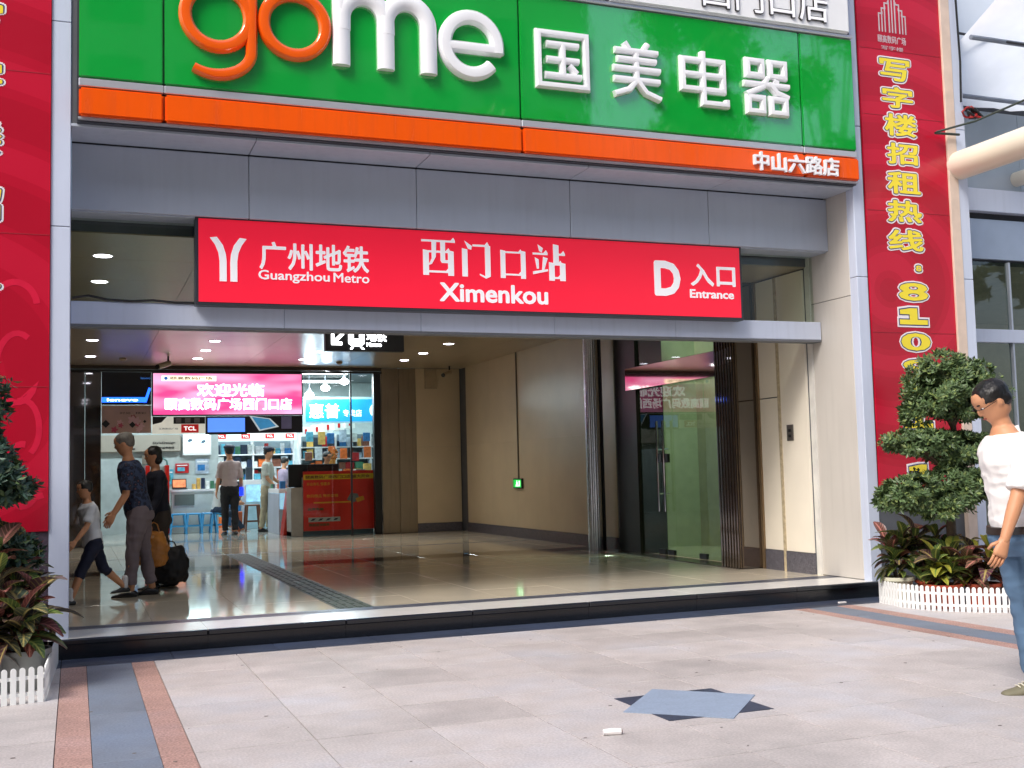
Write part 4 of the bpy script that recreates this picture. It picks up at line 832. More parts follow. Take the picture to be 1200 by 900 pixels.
for x, z, nm in ((4.72, 3.11, 'nearest the pink sign'), (5.07, 3.26, 'in the middle'), (5.49, 3.40, 'on the right')):
    t = thing('spot_lamp', 'glaring white spot lamp above the blue shop sign, '+nm, 'lamp', (x, 24.3, z), 'spot lamps above the blue shop sign')
    MB().ell((0, 0, 0), (.10, .08, .07), 12).build('bulb', mat('glaring bulb', '#ffffff', .5, emit=22), t, w=False, smooth=True)
    MB().lathe([(.05, .05), (.02, .16)], (0, 0, 0), 10).build('lamp_cap', ALU, t, w=False); MB().tube([(0, 0, .15), (0, 0, 4.0-z)], .01, 5).build('lamp_rod', ALU, t, w=False)
    l = bpy.data.lights.new('spot_glow', 'POINT'); l.energy = 14; l.shadow_soft_size = .08; l.color = (.88, .96, 1); o = bpy.data.objects.new('spot_glow', l); COL.objects.link(o); o.parent = t; o.location = (0, -.2, -.05)
# ceiling tube fixtures
for i, (x, y) in enumerate(((1.0, 25.5), (3.4, 25.5), (1.0, 28.6), (3.4, 28.2), (5.8, 28.0), (6.2, 30.5), (3.4, 30.4))):
    t = thing('tube_light', 'long fluorescent tube light on the shop ceiling, '+['front left', 'front middle', 'middle left over the partition', 'over the middle', 'over the right counter', 'far right over shelving', 'far middle over shelving'][i], 'ceiling light', (x, y, 3.98), 'tube lights on the shop ceiling')
    MB().box(-.62, .62, -.09, .09, -.05, .0).build('fixture_tray', WHITE, t, w=False); MB().tube([(-.6, 0, -.07), (.6, 0, -.07)], .02, 8).build('tube', mat('lit tube', '#ffffff', .5, emit=16), t, w=False)
    l = bpy.data.lights.new('tube_glow', 'AREA'); l.shape = 'RECTANGLE'; l.size = 1.2; l.size_y = .15; l.energy = 46; l.color = (.80, .95, 1); o = bpy.data.objects.new('tube_glow', l); COL.objects.link(o); o.parent = t; o.location = (0, 0, -.1)
# left display wall with brand board, screen
PW = mat('partition paint', '#b4c0c0', .5)
MB().box(-1.2, 3.12, 27.1, 27.3, 0, 4.0).build('partition', PW, kind='structure', w=False)
tb = thing('brand_fascia', 'long grey fascia with dark brand letters behind the old man', 'sign', (1.5, 27, 1.99))
MB().box(.3, 2.27, 26.98, 27.09, 1.99, 2.38, ch=.02).build('fascia_panel', mat('grey beige fascia', '#a8a296', .4, 0, .1, 1.5), tb)
text('TCL', .84, 1.27, 2.05, 2.19, 26.979, .01, BLACK, tb, bold=.045); text('StyleDesign', 1.65, 2.14, 2.16, 2.225, 26.979, .01, DGREY, tb); text('数码产品专卖店', 1.65, 2.12, 2.06, 2.11, 26.979, .01, DGREY, tb)
ws = thing('lit_display', 'bright white screen with two small pictures on the shop partition', 'screen', (2.63, 27, 1.93))
MB().box(2.31, 2.95, 27.0, 27.09, 1.90, 2.40, ch=.01).build('frame', WHITE, ws)
MB().box(2.345, 2.90, 26.988, 27.0, 1.97, 2.37).build('screen_face', mat('white lit screen', '#e8ffff', .3, 0, .02, emit=2.6, ecol='#d8ffff'), ws)
for x, z in ((2.46, 2.25), (2.76, 2.22)):
    MB().poly([(x-.06, z-.03), (x-.02, z+.03), (x+.05, z+.04), (x+.07, z-.02), (x, z-.05)], 26.98, 26.988).build('picture_print', mat('grey blue print', '#5a7488', .5), ws)
MB().box(2.5, 2.75, 26.983, 26.988, 2.04, 2.055).build('caption_print', MATS['grey blue print'], ws)
MB().box(1.42, 1.72, 27.02, 27.09, 1.72, 1.92).build('notice_box', mat('grey notice', '#7c7468', .5), w=True, label='small grey box on the partition under the brand fascia', cat='notice')
# kiosk
kk = thing('vending_kiosk', 'red display kiosk with brightly lit glass window behind the old man', 'kiosk', (1.7, 26.2, ZF))
KR = mat('red kiosk paint', '#c01e14', .3)
MB().box(-.26, .24, -.2, .2, .0, .62, ch=.02).build('lower_body', KR, kk, w=False); MB().box(-.26, -.17, -.2, .2, .62, 1.52, ch=.01).box(.15, .24, -.2, .2, .62, 1.52, ch=.01).build('side_post', KR, kk, w=False, kind='stuff')
MB().box(-.17, .15, .1, .18, .62, 1.5).build('back_panel', mat('kiosk back', '#8a9a94', .4), kk, w=False)
MB().box(-.15, .13, -.05, .05, .66, 1.08).build('lit_case', mat('lit kiosk case', '#d8ffee', .3, 0, .2, 9, emit=1.8, ecol='#ccffee'), kk, w=False)
MB().box(-.12, .10, -.06, .0, 1.15, 1.4, ch=.02).build('goods', mat('mixed goods', '#6b5a48', .5, 0, .6, 12), kk, w=False)
mb = MB(); mb.tube([(-.22, -.1, 1.5), (-.20, -.1, 1.62), (-.1, -.1, 1.68), (.1, -.1, 1.68), (.19, -.1, 1.62), (.21, -.1, 1.5)], .02, 8); mb.build('top_rim', mat('teal rim', '#5c8a86', .3), kk, w=False, smooth=True)
# table, laptop, seats
tt = thing('display_table', 'white display table with grey drawer front against the partition', 'table', (2.45, 26.6, ZF))
MB().box(-.45, .55, -.3, .3, .92, .97, ch=.005).build('table_top', WHITE, tt, w=False); MB().box(-.43, .53, -.28, .3, 0, .92).build('table_body', mat('pale counter body', '#c9d4d2', .5), tt, w=False); MB().box(-.38, .05, -.295, -.28, .62, .86).build('drawer_front', mat('grey drawer', '#6c7874', .4), tt, w=False)
lp = thing('laptop', 'open laptop with colourful screen on the white display table', 'laptop', (2.2, 26.5, ZF+.972))
MB().box(-.16, .16, -.12, .10, 0, .02).build('keyboard_base', DGREY, lp, w=False); MB().add([(-.16, .10, .02), (.16, .10, .02), (.16, .18, .24), (-.16, .18, .24), (-.16, .115, .02), (.16, .115, .02), (.16, .195, .24), (-.16, .195, .24)], [(0, 1, 2, 3), (7, 6, 5, 4), (0, 4, 5, 1), (1, 5, 6, 2), (2, 6, 7, 3), (3, 7, 4, 0)]).build('lid', BLACK, lp, w=False)
MB().add([(-.14, .105, .05), (.14, .105, .05), (.14, .165, .22), (-.14, .165, .22)], [(0, 1, 2, 3)]).build('screen', mat('warm lit screen', '#c87850', .3, 0, .6, 14, emit=.7), lp, w=False)
BS = mat('sky blue plastic', '#3d9ad2', .35, 0, .05)
def stool(name, label, cat, loc, m, h, w_=.15, group=None, rim=True):
    t = thing(name, label, cat, loc, group); MB().box(-w_, w_, -w_, w_, h-.035, h, ch=.01).build('seat', m, t, w=False)
    for sx in (-1, 1):
        for sy in (-1, 1): MB().tube([(sx*w_*1.15, sy*w_*1.15, 0), (sx*w_*.85, sy*w_*.85, h-.03)], [.022, .026], 6).build('leg', m, t, w=False)
    for sy in (-1, 1): MB().box(-w_*1.05, w_*1.05, sy*w_-.01, sy*w_+.01, h*.35, h*.35+.03).build('stretcher', m, t, w=False)
    return t
for k, nm in enumerate(('leftmost', 'second', 'third')): stool('plastic_stool', nm+' sky blue plastic stool in the row beside the seated girl', 'stool', (2.12+k*.33, 26.0, ZF), BS, .45, group='blue plastic stools in the shop')
stool('plastic_stool', 'sky blue plastic stool under the seated girl', 'stool', (2.98, 26.0, ZF), BS, .45, group='blue plastic stools in the shop')
stool('wooden_stool', 'dark brown wooden stool by the right display counter behind the guard', 'stool', (3.72, 25.9, ZF), mat('brown wood', '#6b4430', .5, 0, .2), .60, .15)
MB().box(3.28, 3.50, 25.9, 26.1, ZF, ZF+.45, ch=.01).build('orange_box', mat('orange cardboard', '#b8603a', .6), label='orange brown carton standing behind the guard on shop floor', cat='box')
# back shelving with goods
GC = ['#2f6fa8', '#c8ccd0', '#a81e22', '#e0e6e4', '#24324a', '#5fb0c8', '#d8b060', '#38404a', '#4e8a6a', '#b8c8d8', '#7a4a38', '#d86a30']
GM = [mat('goods colour %d' % i, c, .35, 0, .35, 14, rnd=.2) for i, c in enumerate(GC)]
GN = ['blue', 'light grey', 'red', 'white', 'navy', 'turquoise', 'tan', 'charcoal', 'green', 'pale blue', 'brown', 'orange']
BOXM = {}
ORD = ['first', 'second'] and 'first second third fourth fifth sixth seventh eighth ninth tenth eleventh twelfth thirteenth fourteenth fifteenth sixteenth seventeenth eighteenth nineteenth twentieth'.split()
def goods(x, y, z, w_, d_, h_, i, where, group):
    key = (i, round(w_, 2), round(h_, 2))
    if key not in BOXM: BOXM[key] = MB().box(-w_/2, w_/2, -d_/2, d_/2, 0, h_, ch=.006).mesh('product_box', GM[i])
    o = bpy.data.objects.new('product_box', BOXM[key]); COL.objects.link(o); o.location = (x, y, z); props(o, '%s boxed product, %s' % (GN[i], where), 'box', group)
def shelf_unit(label, x0, x1, y, top, levels, where, dens=.17, seed=1):
    t = thing('shelf_unit', label, 'shelf', ((x0+x1)/2, y, ZF)); r_ = random.Random(seed)
    MB().box(x0, x1, y+.32, y+.36, ZF, top).build('back_panel', mat('white lit back panel', '#6f8088', .5), t)
    n_ = round((x1-x0)/.95)
    for i in range(n_+1): X = x0+(x1-x0)*i/n_; MB().box(X-.02, X+.02, y, y+.32, ZF, top).build('upright', WHITE, t)
    for z in levels:
        MB().box(x0, x1, y-.01, y+.315, z-.03, z).build('shelf_board', WHITE, t)
    for z, z2 in zip(levels, levels[1:]+[top]):
        x = x0+.08; cnt = 0; row = ORD[levels.index(z)]
        while x < x1-.12:
            w_ = r_.choice([.09, .13, .17, .22]); h_ = min(z2-z-.06, r_.choice([.14, .2, .24, .3]))
            if r_.random() < .96 and h_ > .04: goods(x+w_/2, y+.12, z+.001, w_, .12, h_, r_.randrange(12), '%s from the left on the %s row of %s' % (ORD[min(cnt, 19)], row, where), 'boxed goods on the shop shelves'); cnt += 1
            x += w_+r_.choice([.004, .01, .03])
    return t
shelf_unit('white back shelving full of boxed goods in the middle of the shop', 3.2, 5.25, 29.2, 2.28, [.6, .95, 1.3, 1.62, 1.95], 'middle back shelf')
shelf_unit('white right shelving with hanging colourful goods behind the glass', 5.35, 8.1, 28.8, 2.42, [.7, 1.1, 1.45, 1.8, 2.1], 'right back shelf', seed=5)
fa = thing('shelf_fascia', 'white lit fascia band with small red brand tags over the back shelves', 'sign', (4.2, 29.1, 2.28))
MB().box(3.15, 5.3, 29.05, 29.15, 2.29, 2.50).build('fascia_board', mat('white lit fascia', '#dce8e4', .4, emit=.3), fa)
for x in (3.42, 4.02, 4.62, 5.13): redtag(x-.11, x+.11, 2.34, 2.46, 29.045, fa)
mb = MB(); fb = thing('stepped_fascia', 'white fascia with small red marks rising to the right behind the counter', 'sign', (5.8, 28.6, 2.35))
for k in range(5):
    MB().box(5.32+k*.26, 5.57+k*.26, 28.5-k*.1, 28.6, 2.36+k*.045, 2.60+k*.05).build('fascia_block', MATS['white lit fascia'], fb); MB().box(5.41+k*.26, 5.47+k*.26, 28.49-k*.1, 28.50-k*.1, 2.42+k*.045, 2.54+k*.05).build('red_mark', TRED, fb)
# loose stock: on the table, on the counters, posters on the partition
rq = random.Random(21)
for k in range(6): goods(2.5+k*.1, 26.45, ZF+.972, .08, .12, rq.choice([.12, .18, .25]), rq.randrange(12), '%s from the left in the row on the display table' % ORD[k], 'boxed goods standing on the shop furniture')
for k in range(8): goods(4.9+k*.24, 26.75, ZF+1.252, .18, .12, rq.choice([.1, .16, .22]), rq.randrange(12), '%s from the left in the row on the long lit counter' % ORD[k], 'boxed goods standing on the shop furniture')
for k in range(4): goods(3.86+k*.19, 27.4, ZF+1.152, .15, .12, rq.choice([.14, .22, .3]), rq.randrange(12), '%s from the left in the row on the tall pale counter' % ORD[k], 'boxed goods standing on the shop furniture')
for k in range(5): goods(4.07, 24.0+k*.27, ZF+.952, .12, .12, rq.choice([.1, .16]), rq.randrange(12), '%s in the row on the low counter left of desk' % ORD[k], 'boxed goods standing on the shop furniture')
for k in range(5):
    for q_ in range(3): goods(3.3+k*.2, 28.5+.02*q_, ZF+.001+q_*.262, .18, .3, .26, rq.randrange(12), '%s from the floor in the %s pile before back shelving' % (ORD[q_], ORD[k]), 'cartons piled before the shelving')
for k, (x, z, w_, h_, c) in enumerate(((2.0, 1.25, .22, .34, 5), (2.3, 1.5, .3, .22, 2), (2.75, 1.48, .3, .34, 9), (1.2, 1.35, .3, .4, 0))):
    pt = thing('wall_poster', ['turquoise', 'red', 'pale blue', 'deep blue'][k]+' product poster on the pale shop partition', 'poster', (x, 27.08, z)); MB().box(x-w_/2, x+w_/2, 27.07, 27.095, z, z+h_).build('poster_sheet', GM[c], pt)
    MB().box(x-w_*.35, x+w_*.2, 27.063, 27.07, z+h_*.2, z+h_*.6).build('picture_print', GM[(c+3) % 12], pt); MB().box(x-w_*.4, x+w_*.4, 27.064, 27.07, z+h_*.75, z+h_*.85).build('title_print', WHITE, pt)
# display counters
def counter(label, x0, x1, y0, y1, h, m, lit):
    t = thing('display_counter', label, 'counter', ((x0+x1)/2, (y0+y1)/2, ZF))
    MB().box(x0, x1, y0, y1, ZF, ZF+h*.55).build('counter_base', m, t); MB().box(x0+.02, x1-.02, y0+.02, y1-.02, ZF+h*.55+.002, ZF+h*.9).build('lit_case', lit, t); MB().box(x0, x1, y0, y1, ZF+h*.9+.002, ZF+h, ch=.004).build('counter_top', WHITE, t)
    MB().box(x0-.004, x0+.012, y0-.006, y1, ZF, ZF+h*.898).build('corner_post', ALU, t); MB().box(x1-.012, x1+.004, y0-.006, y1, ZF, ZF+h*.898).build('corner_post', ALU, t); return t
LC = mat('lit goods case', '#cfe6ea', .3, 0, .5, 7, emit=.9, ecol='#c8eef4'); LCB = mat('blue lit goods case', '#8fc4dc', .3, 0, .6, 6, emit=.55)
counter('tall pale display counter full of small goods behind the clerk', 3.75, 4.5, 27.2, 27.7, 1.15, mat('pale blue counter', '#9fc2d0', .4, 0, .2, 5), LCB)
counter('white lit glass counter behind the seated counter attendant', 4.8, 6.9, 26.6, 27.1, 1.25, PW, LC)
counter('low pale blue counter with goods left of the red poster desk', 3.98, 4.25, 23.9, 25.4, .95, mat('pale blue counter', '#9fc2d0'), LCB)
rp = thing('red_stand', 'red and white promotional stand beside the poster desk', 'stand', (4.12, 23.55, ZF))
MB().add([(3.98, 23.4, ZF), (4.27, 23.4, ZF), (4.27, 23.4, 1.05), (4.10, 23.4, 1.05), (3.98, 23.8, ZF), (4.27, 23.8, ZF), (4.27, 23.8, 1.05), (4.10, 23.8, 1.05)], [(0, 1, 2, 3), (7, 6, 5, 4), (0, 4, 5, 1), (1, 5, 6, 2), (2, 6, 7, 3), (3, 7, 4, 0)]).build('stand_body', mat('red stand paint', '#b83428', .35, 0, .2, 3), rp); MB().box(4.10, 4.25, 23.385, 23.40, .3, .9).build('pale_panel', mat('pale pink print', '#c9a2a8'), rp)
# poster desk
dk = thing('information_desk', 'information desk fronted with a large red poster and yellow band', 'desk', (5.0, 23.1, ZF))
MB().box(4.29, 5.76, 22.85, 23.4, ZF+.09, 1.33).build('desk_body', mat('grey desk body', '#9a948c', .5), dk)
MB().box(4.05, 4.285, 22.86, 23.4, ZF, 1.13).build('side_panel', MATS['grey desk body'], dk); MB().box(4.05, 5.74, 22.88, 23.4, ZF, ZF+.088).build('desk_plinth', mat('blue grey plinth', '#3b5666', .3), dk)
MB().box(4.29, 5.74, 22.838, 22.85, ZF+.10, 1.45).build('red_poster', mat('red poster print', '#d82a1a', .35, 0, .2, 1.6), dk)
MB().box(4.30, 5.745, 22.832, 22.838, 1.28, 1.385).build('yellow_band', mat('yellow poster band', '#d8b020', .4), dk)
text('颐高数码广场西门口店 盛大开业', 4.34, 5.66, 1.30, 1.365, 22.832, .003, mat('dark red print', '#6a1410', .5), dk, bold=.02)
YP = mat('gold poster print', '#d89020', .45)
for s_, x0, x1, z0, z1 in (('开业有礼 惊喜多', 4.36, 4.84, 1.16, 1.225), ('数码精品 特价促销', 4.36, 5.0, .92, .985), ('—————————', 4.5, 5.3, .80, .83)): text(s_, x0, x1, z0, z1, 22.838, .003, YP, dk, bold=.02)
GP = mat('dark green print', '#2c4a18', .5)
text('品牌电脑', 4.38, 4.70, .66, .715, 22.838, .003, GP, dk, bold=.03); text('热线咨询服务', 4.40, 4.82, .34, .40, 22.838, .003, GP, dk, bold=.03)
MB().box(4.39, 5.04, 22.834, 22.838, .43, .52).build('picture_strip', mat('grey picture strip', '#b0aca4', .5), dk)
for k in range(4): MB().poly([(4.43+k*.155, .45), (4.5+k*.155, .46), (4.54+k*.155, .5), (4.47+k*.155, .495)], 22.831, 22.834).build('product_print', DGREY, dk)
MB().poly([(5.18, .86), (5.26, .99), (5.40, .98), (5.44, .90), (5.34, .80)], 22.834, 22.838).build('mouse_print', mat('grey print', '#6a6a6a'), dk); MB().poly([(5.36, .88), (5.52, .93), (5.55, .85), (5.4, .80)], 22.833, 22.837).build('yellow_print', YP, dk)
mo = thing('monitor', 'black monitor seen from behind on the left end of the desk', 'monitor', (4.25, 23.2, 1.13))
MB().box(4.03, 4.42, 23.0, 23.1, 1.14, 1.60, ch=.01).build('monitor_back', BLACK, mo); MB().box(4.18, 4.3, 23.1, 23.25, 1.13, 1.2).build('monitor_stand', BLACK, mo)
m2 = thing('monitor', 'wide low black monitor in the middle of the red poster desk', 'monitor', (4.8, 23.25, 1.33))
MB().box(4.44, 5.1, 23.18, 23.25, 1.335, 1.60, ch=.01).build('monitor_back', mat('dark maroon plastic', '#231416', .4), m2); MB().box(4.7, 4.85, 23.25, 23.36, 1.33, 1.45).build('monitor_stand', BLACK, m2)
MB().box(5.42, 5.62, 23.0, 23.3, 1.335, 1.47, ch=.01).build('desk_printer', mat('grey plastic', '#8d9498', .4), label='small grey device on the right end of the poster desk', cat='printer')
# colourful hangings on the right
rg3 = random.Random(9)
for k in range(16):
    x = 5.45+(k % 8)*.30+rg3.uniform(-.05, .05); z = 1.75+(k//8)*.42+rg3.uniform(-.05, .05); h_ = rg3.uniform(.2, .34); c = rg3.randrange(12)
    o = MB().box(x-.09, x+.09, 28.2, 28.26, z, z+h_, ch=.01).build('hanging_pack', GM[c], label='%s packet, %s from the left in the %s row of hanging packets' % (GN[c], ORD[k % 8], ['lower', 'upper'][k//8]), cat='packet', group='packets hanging on the right shop display')
pg = thing('potted_flower', 'orange and green artificial flower stand on the right display', 'plant', (5.75, 27.0, 1.42))
MB().lathe([(.08, 0), (.12, .3), (.10, .34)], n=14).build('vase', mat('orange vase', '#c8802a', .4), pg, w=False, smooth=True); crown('foliage', [((5.75, 27, 1.9), (.2, .15, .14))], 260, .08, [mat('orange petals', '#d07a20', .5), FIC], pg, 2)

# ================================================================== PEOPLE
def remesh(mb, vox, sm=4, noise_amp=0, nsc=9):
    me = bpy.data.meshes.new('t'); me.from_pydata(mb.v, [], mb.f)
    bm = bmesh.new(); bm.from_mesh(me); bmesh.ops.recalc_face_normals(bm, faces=bm.faces[:]); bm.to_mesh(me); bm.free()
    o = bpy.data.objects.new('t', me); COL.objects.link(o)
    r = o.modifiers.new('r', 'REMESH'); r.mode = 'VOXEL'; r.voxel_size = vox
    s_ = o.modifiers.new('s', 'SMOOTH'); s_.factor = .5; s_.iterations = sm
    out = bpy.data.meshes.new_from_object(o.evaluated_get(bpy.context.evaluated_depsgraph_get())); bpy.data.objects.remove(o)
    if noise_amp:
        nrm = [v.normal.copy() for v in out.vertices]
        for v, n_ in zip(out.vertices, nrm): v.co += n_*noise_amp*(.9*(1-abs(noise.noise(Vector((v.co.x*5+v.co.z*6, v.co.y*5-v.co.z*3, v.co.z*13)))*3))*.5+noise.noise(v.co*nsc)+.5*noise.noise(Vector((v.co.x*nsc*3, v.co.y*nsc*3, v.co.z*nsc*1.2))))
    out.polygons.foreach_set('use_smooth', [True]*len(out.polygons)); return out
def loft(mb, st, n=16, side=Vector((0, 1, 0))):
    """st: list of (centre, depth radius, width radius)"""
    rings = []; P_ = [Vector(s_[0]) for s_ in st]
    for i, (c, rd, rw) in enumerate(st):
        t = (P_[min(i+1, len(st)-1)]-P_[max(i-1, 0)]).normalized(); sd_ = (side-t*side.dot(t)); sd_ = sd_.normalized() if sd_.length > .1 else Vector((1, 0, 0)); d = t.cross(sd_)
        rings.append([P_[i]+d*rd*cos(2*pi*k/n)+sd_*rw*sin(2*pi*k/n) for k in range(n)])
    vs = [v for r in rings for v in r]; fs = []
    for i in range(len(rings)-1):
        for k in range(n): fs.append((i*n+k, i*n+(k+1) % n, (i+1)*n+(k+1) % n, (i+1)*n+k))
    fs.append(tuple(range(n))[::-1]); fs.append(tuple((len(rings)-1)*n+k for k in range(n))); mb.add(vs, fs)
def limb(mb, a, b_, ra, rb, n=12, bulge=0):
    a = Vector(a); b_ = Vector(b_); mb.ell(a, (ra,)*3, n); mb.ell(b_, (rb,)*3, n)
    loft(mb, [(a, ra, ra), (a.lerp(b_, .35), (ra*.65+rb*.35)+bulge, (ra*.65+rb*.35)+bulge), (b_, rb, rb)], n)
def person(label, loc, rz, H, pose, col, hair='short', vox=.014, cap=None, face=True, build=1.0, extra=None):
    """facing +X before the turn rz; pose angles in degrees: lean, head, arms [(swing, abduct, elbow)], legs [(hip, knee)] left then right"""
    t = thing('person', label, 'person', loc, rz=rz); L_ = pose.get('lean', 0); th = radians(L_); hn = radians(pose.get('head', 0))
    skin = mat('skin '+col.get('skin', 'tan'), {'tan': '#c88f6a', 'light': '#c99c7c'}[col.get('skin', 'tan')], .5, 0, .05, 8); w0 = .095*H*build
    sit = pose.get('sit'); legs = pose['legs']; kl, al = .245*H, .245*H
    def dirr(a): return Vector((sin(radians(a)), 0, -cos(radians(a))))
    Ls = []; low = 0
    for (hp_, kn) in legs:
        k = dirr(hp_)*kl; a = k+dirr(hp_-kn)*al; Ls.append((k, a)); low = min(low, a.z)
    hz = -low+.048*H if not sit else sit
    hip = Vector((0, 0, hz)); ax = Vector((sin(th), 0, cos(th))); S_ = lambda f, off=0: hip+ax*(f-.52)*H+Vector((cos(th), 0, -sin(th)))*off
    def torso(mb, e=0, top=.865, bot=.455):
        prof = [(.455, .055, .068), (.50, .066, .088), (.55, .064, .088), (.62, .056, .078), (.70, .062, .088), (.76, .064, .098), (.80, .056, .100), (.825, .046, .080), (.84, .036, .048), (.865, .030, .032)]
        st_ = [(S_(f, .004*H), rd*H*build+e, rw*H*build+e) for f, rd, rw in prof if bot-1e-6 <= f <= top+1e-6]; loft(mb, st_, 20)
    shs = [S_(.80)+Vector((0, s_*.098*H*build, 0)) for s_ in (1, -1)]; arms = []
    for i, (sw, ab, el) in enumerate(pose['arms']):
        s_ = (1, -1)[i]; d = Vector((sin(radians(sw)), s_*sin(radians(ab)), -cos(radians(sw)))).normalized(); e_ = shs[i]+d*.172*H
        d2 = Vector((sin(radians(sw+el)), s_*sin(radians(ab*.5)), -cos(radians(sw+el)))).normalized(); w_ = e_+d2*.145*H; arms.append((shs[i], e_, w_, d2))
    hips = [hip+Vector((0, s_*.052*H, -.01*H)) for s_ in (1, -1)]
    mb = MB(); torso(mb); neck = S_(.845); hd = neck+Vector((sin(th*.6+hn*.5), 0, cos(th*.6+hn*.5)))*.075*H
    limb(mb, neck, hd, .032*H, .030*H)
    for a, e_, w_, d2 in arms: limb(mb, a, e_, .030*H, .023*H); limb(mb, e_, w_, .024*H, .0155*H, bulge=.002*H)
    for i, (k, a) in enumerate(Ls): limb(mb, hips[i], hips[i]+k, .049*H*build, .032*H); limb(mb, hips[i]+k, hips[i]+a, .033*H, .021*H, bulge=.005*H)
    fd = 1
    for i, (k, a) in enumerate(Ls):
        an = hips[i]+a; loft(mb, [(an+Vector((-.03*H, 0, -.028*H)), .016*H, .020*H), (an+Vector((.02*H, 0, -.022*H)), .022*H, .024*H), (an+Vector((.075*H, 0, -.033*H)), .013*H, .026*H), (an+Vector((.105*H, 0, -.036*H)), .008*H, .018*H)], 12)
    # head, tilted by hn+lean about its own centre
    hc = hd+Vector((.012*H, 0, .030*H)); hh = .066*H; RM = Matrix.Rotation(th*.5+hn, 3, 'Y'); hv = MB()
    hpf = [(-.98, .10, .30, .30), (-.90, .14, .52, .42), (-.70, .12, .66, .56), (-.45, .06, .74, .66), (-.15, .0, .82, .72), (.15, -.02, .90, .76), (.45, -.04, .92, .76), (.72, -.07, .80, .66), (.90, -.08, .52, .44), (.985, -.08, .22, .2)]
    loft(hv, [((ox*hh, 0, z*hh), rd*hh, rw*hh) for z, ox, rd, rw in hpf], 20)
    hv.ell((.86*hh, 0, -.10*hh), (.16*hh, .10*hh, .20*hh), 8); hv.ell((.80*hh, 0, .08*hh), (.10*hh, .07*hh, .24*hh), 8); hv.ell((.74*hh, 0, .26*hh), (.14*hh, .46*hh, .09*hh), 10); hv.ell((.74*hh, 0, -.45*hh), (.10*hh, .22*hh, .10*hh), 8)
    for s_ in (1, -1): hv.ell((-.02*hh, s_*.76*hh, .0), (.17*hh, .07*hh, .26*hh), 8)
    mb.add([hc+RM@Vector(v) for v in hv.v], hv.f)
    body = remesh(mb, vox, 3)
    # hands joined to the body mesh
    hb = MB()
    for i, (a, e_, w_, d2) in enumerate(arms):
        s_ = (1, -1)[i]; lat = Vector((0, s_, 0)); pal = d2.cross(lat).normalized(); side = Vector((cos(radians(pose['arms'][i][0])), 0, sin(radians(pose['arms'][i][0]))))
        side = (side-d2*side.dot(d2)).normalized(); nrm = d2.cross(side).normalized(); 
        if nrm.y*s_ > 0: nrm = -nrm
        loft(hb, [(w_-d2*.008*H, .014*H, .015*H), (w_+d2*.015*H, .011*H, .020*H), (w_+d2*.045*H, .009*H, .024*H), (w_+d2*.055*H, .007*H, .021*H)], 12, side)
        curl = radians(pose.get('curl', 28))
        for f in range(4):
            o = w_+d2*.052*H+side*(1.5-f)*.0108*H; ln = (.040, .045, .043, .034)[f]*H; dd = d2; pts = [o-d2*.01*H]; 
            for q in range(3): ang = curl*(.5+q*.8); dd = (d2*cos(ang)+nrm*sin(ang)).normalized(); pts.append(pts[-1]+dd*(ln*(.46, .33, .27)[q]+(.01*H if q == 0 else 0)))
            hb.tube(pts, [.0052*H, .0051*H, .0046*H, .0036*H], 8)
        o = w_+d2*.014*H+side*.016*H; td = (side*.75+d2*.75+nrm*.45).normalized(); hb.tube([o, o+td*.020*H, o+td*.020*H+(d2*.8+side*.2+nrm*.4).normalized()*.019*H], [.0068*H, .006*H, .0045*H], 8)
    k = len(body.vertices); bm = bmesh.new(); bm.from_mesh(body); vv = [bm.verts.new(v) for v in hb.v]
    for f in hb.f:
        fc = bm.faces.new([vv[i] for i in f]); fc.smooth = True
    bm.to_mesh(body); bm.free(); body.materials.append(skin)
    bo = bpy.data.objects.new('body', body); COL.objects.link(bo); bo.parent = t
    def cloth(name, fn, m, amp=.006, vx=None, nsc=8):
        q = MB(); fn(q); me = remesh(q, vx or vox, 3, amp, nsc); me.materials.append(m); me.name = name; o = bpy.data.objects.new(name, me); COL.objects.link(o); o.parent = t; return o
    e = .010
    def shirt(q):
        torso(q, e+.006, .84, (.455 if pose.get('untuck', 1) else .50))
        for i, (a, e_, w_, d2) in enumerate(arms):
            en = a.lerp(e_, pose.get('sleeve', .62)) if pose.get('sleeve', .62) <= 1 else w_; q.ell(a, (.037*H,)*3, 12)
            if pose.get('sleeve', .62) > 1: limb(q, a, e_, .038*H, .031*H); limb(q, e_, w_, .031*H, .024*H)
            else: loft(q, [(a, .038*H, .038*H), (a.lerp(en, .6), .037*H, .037*H), (en, .039*H, .039*H)], 14)
    cloth('shirt', shirt, col['shirt'], .010)
    def trous(q):
        tk = 0 if pose.get('untuck', 1) else .018*H; loft(q, [(S_(.445), .064*H*build+e, .078*H*build+e), (S_(.47), .070*H*build+e, .086*H*build+e), (S_(.50), .070*H*build+tk, .093*H*build+tk), (S_(.545), .063*H*build+tk, .086*H*build+tk)], 20)
        fr = pose.get('trouser', .95)
        for i, (k, a) in enumerate(Ls):
            h_ = hips[i]; kn = h_+k; an = h_+a; limb(q, h_, kn if fr > .5 else h_.lerp(kn, fr*2), .061*H*build, (.041 if fr > .5 else .05)*H, bulge=.002*H)
            if fr > .5: en = kn.lerp(an, (fr-.5)*2); q.ell(kn, (.041*H,)*3, 12); loft(q, [(kn, .041*H, .041*H), (kn.lerp(en, .5), .038*H, .038*H), (en, .036*H, .036*H)], 14)
    cloth('trousers', trous, col['trousers'], .013)
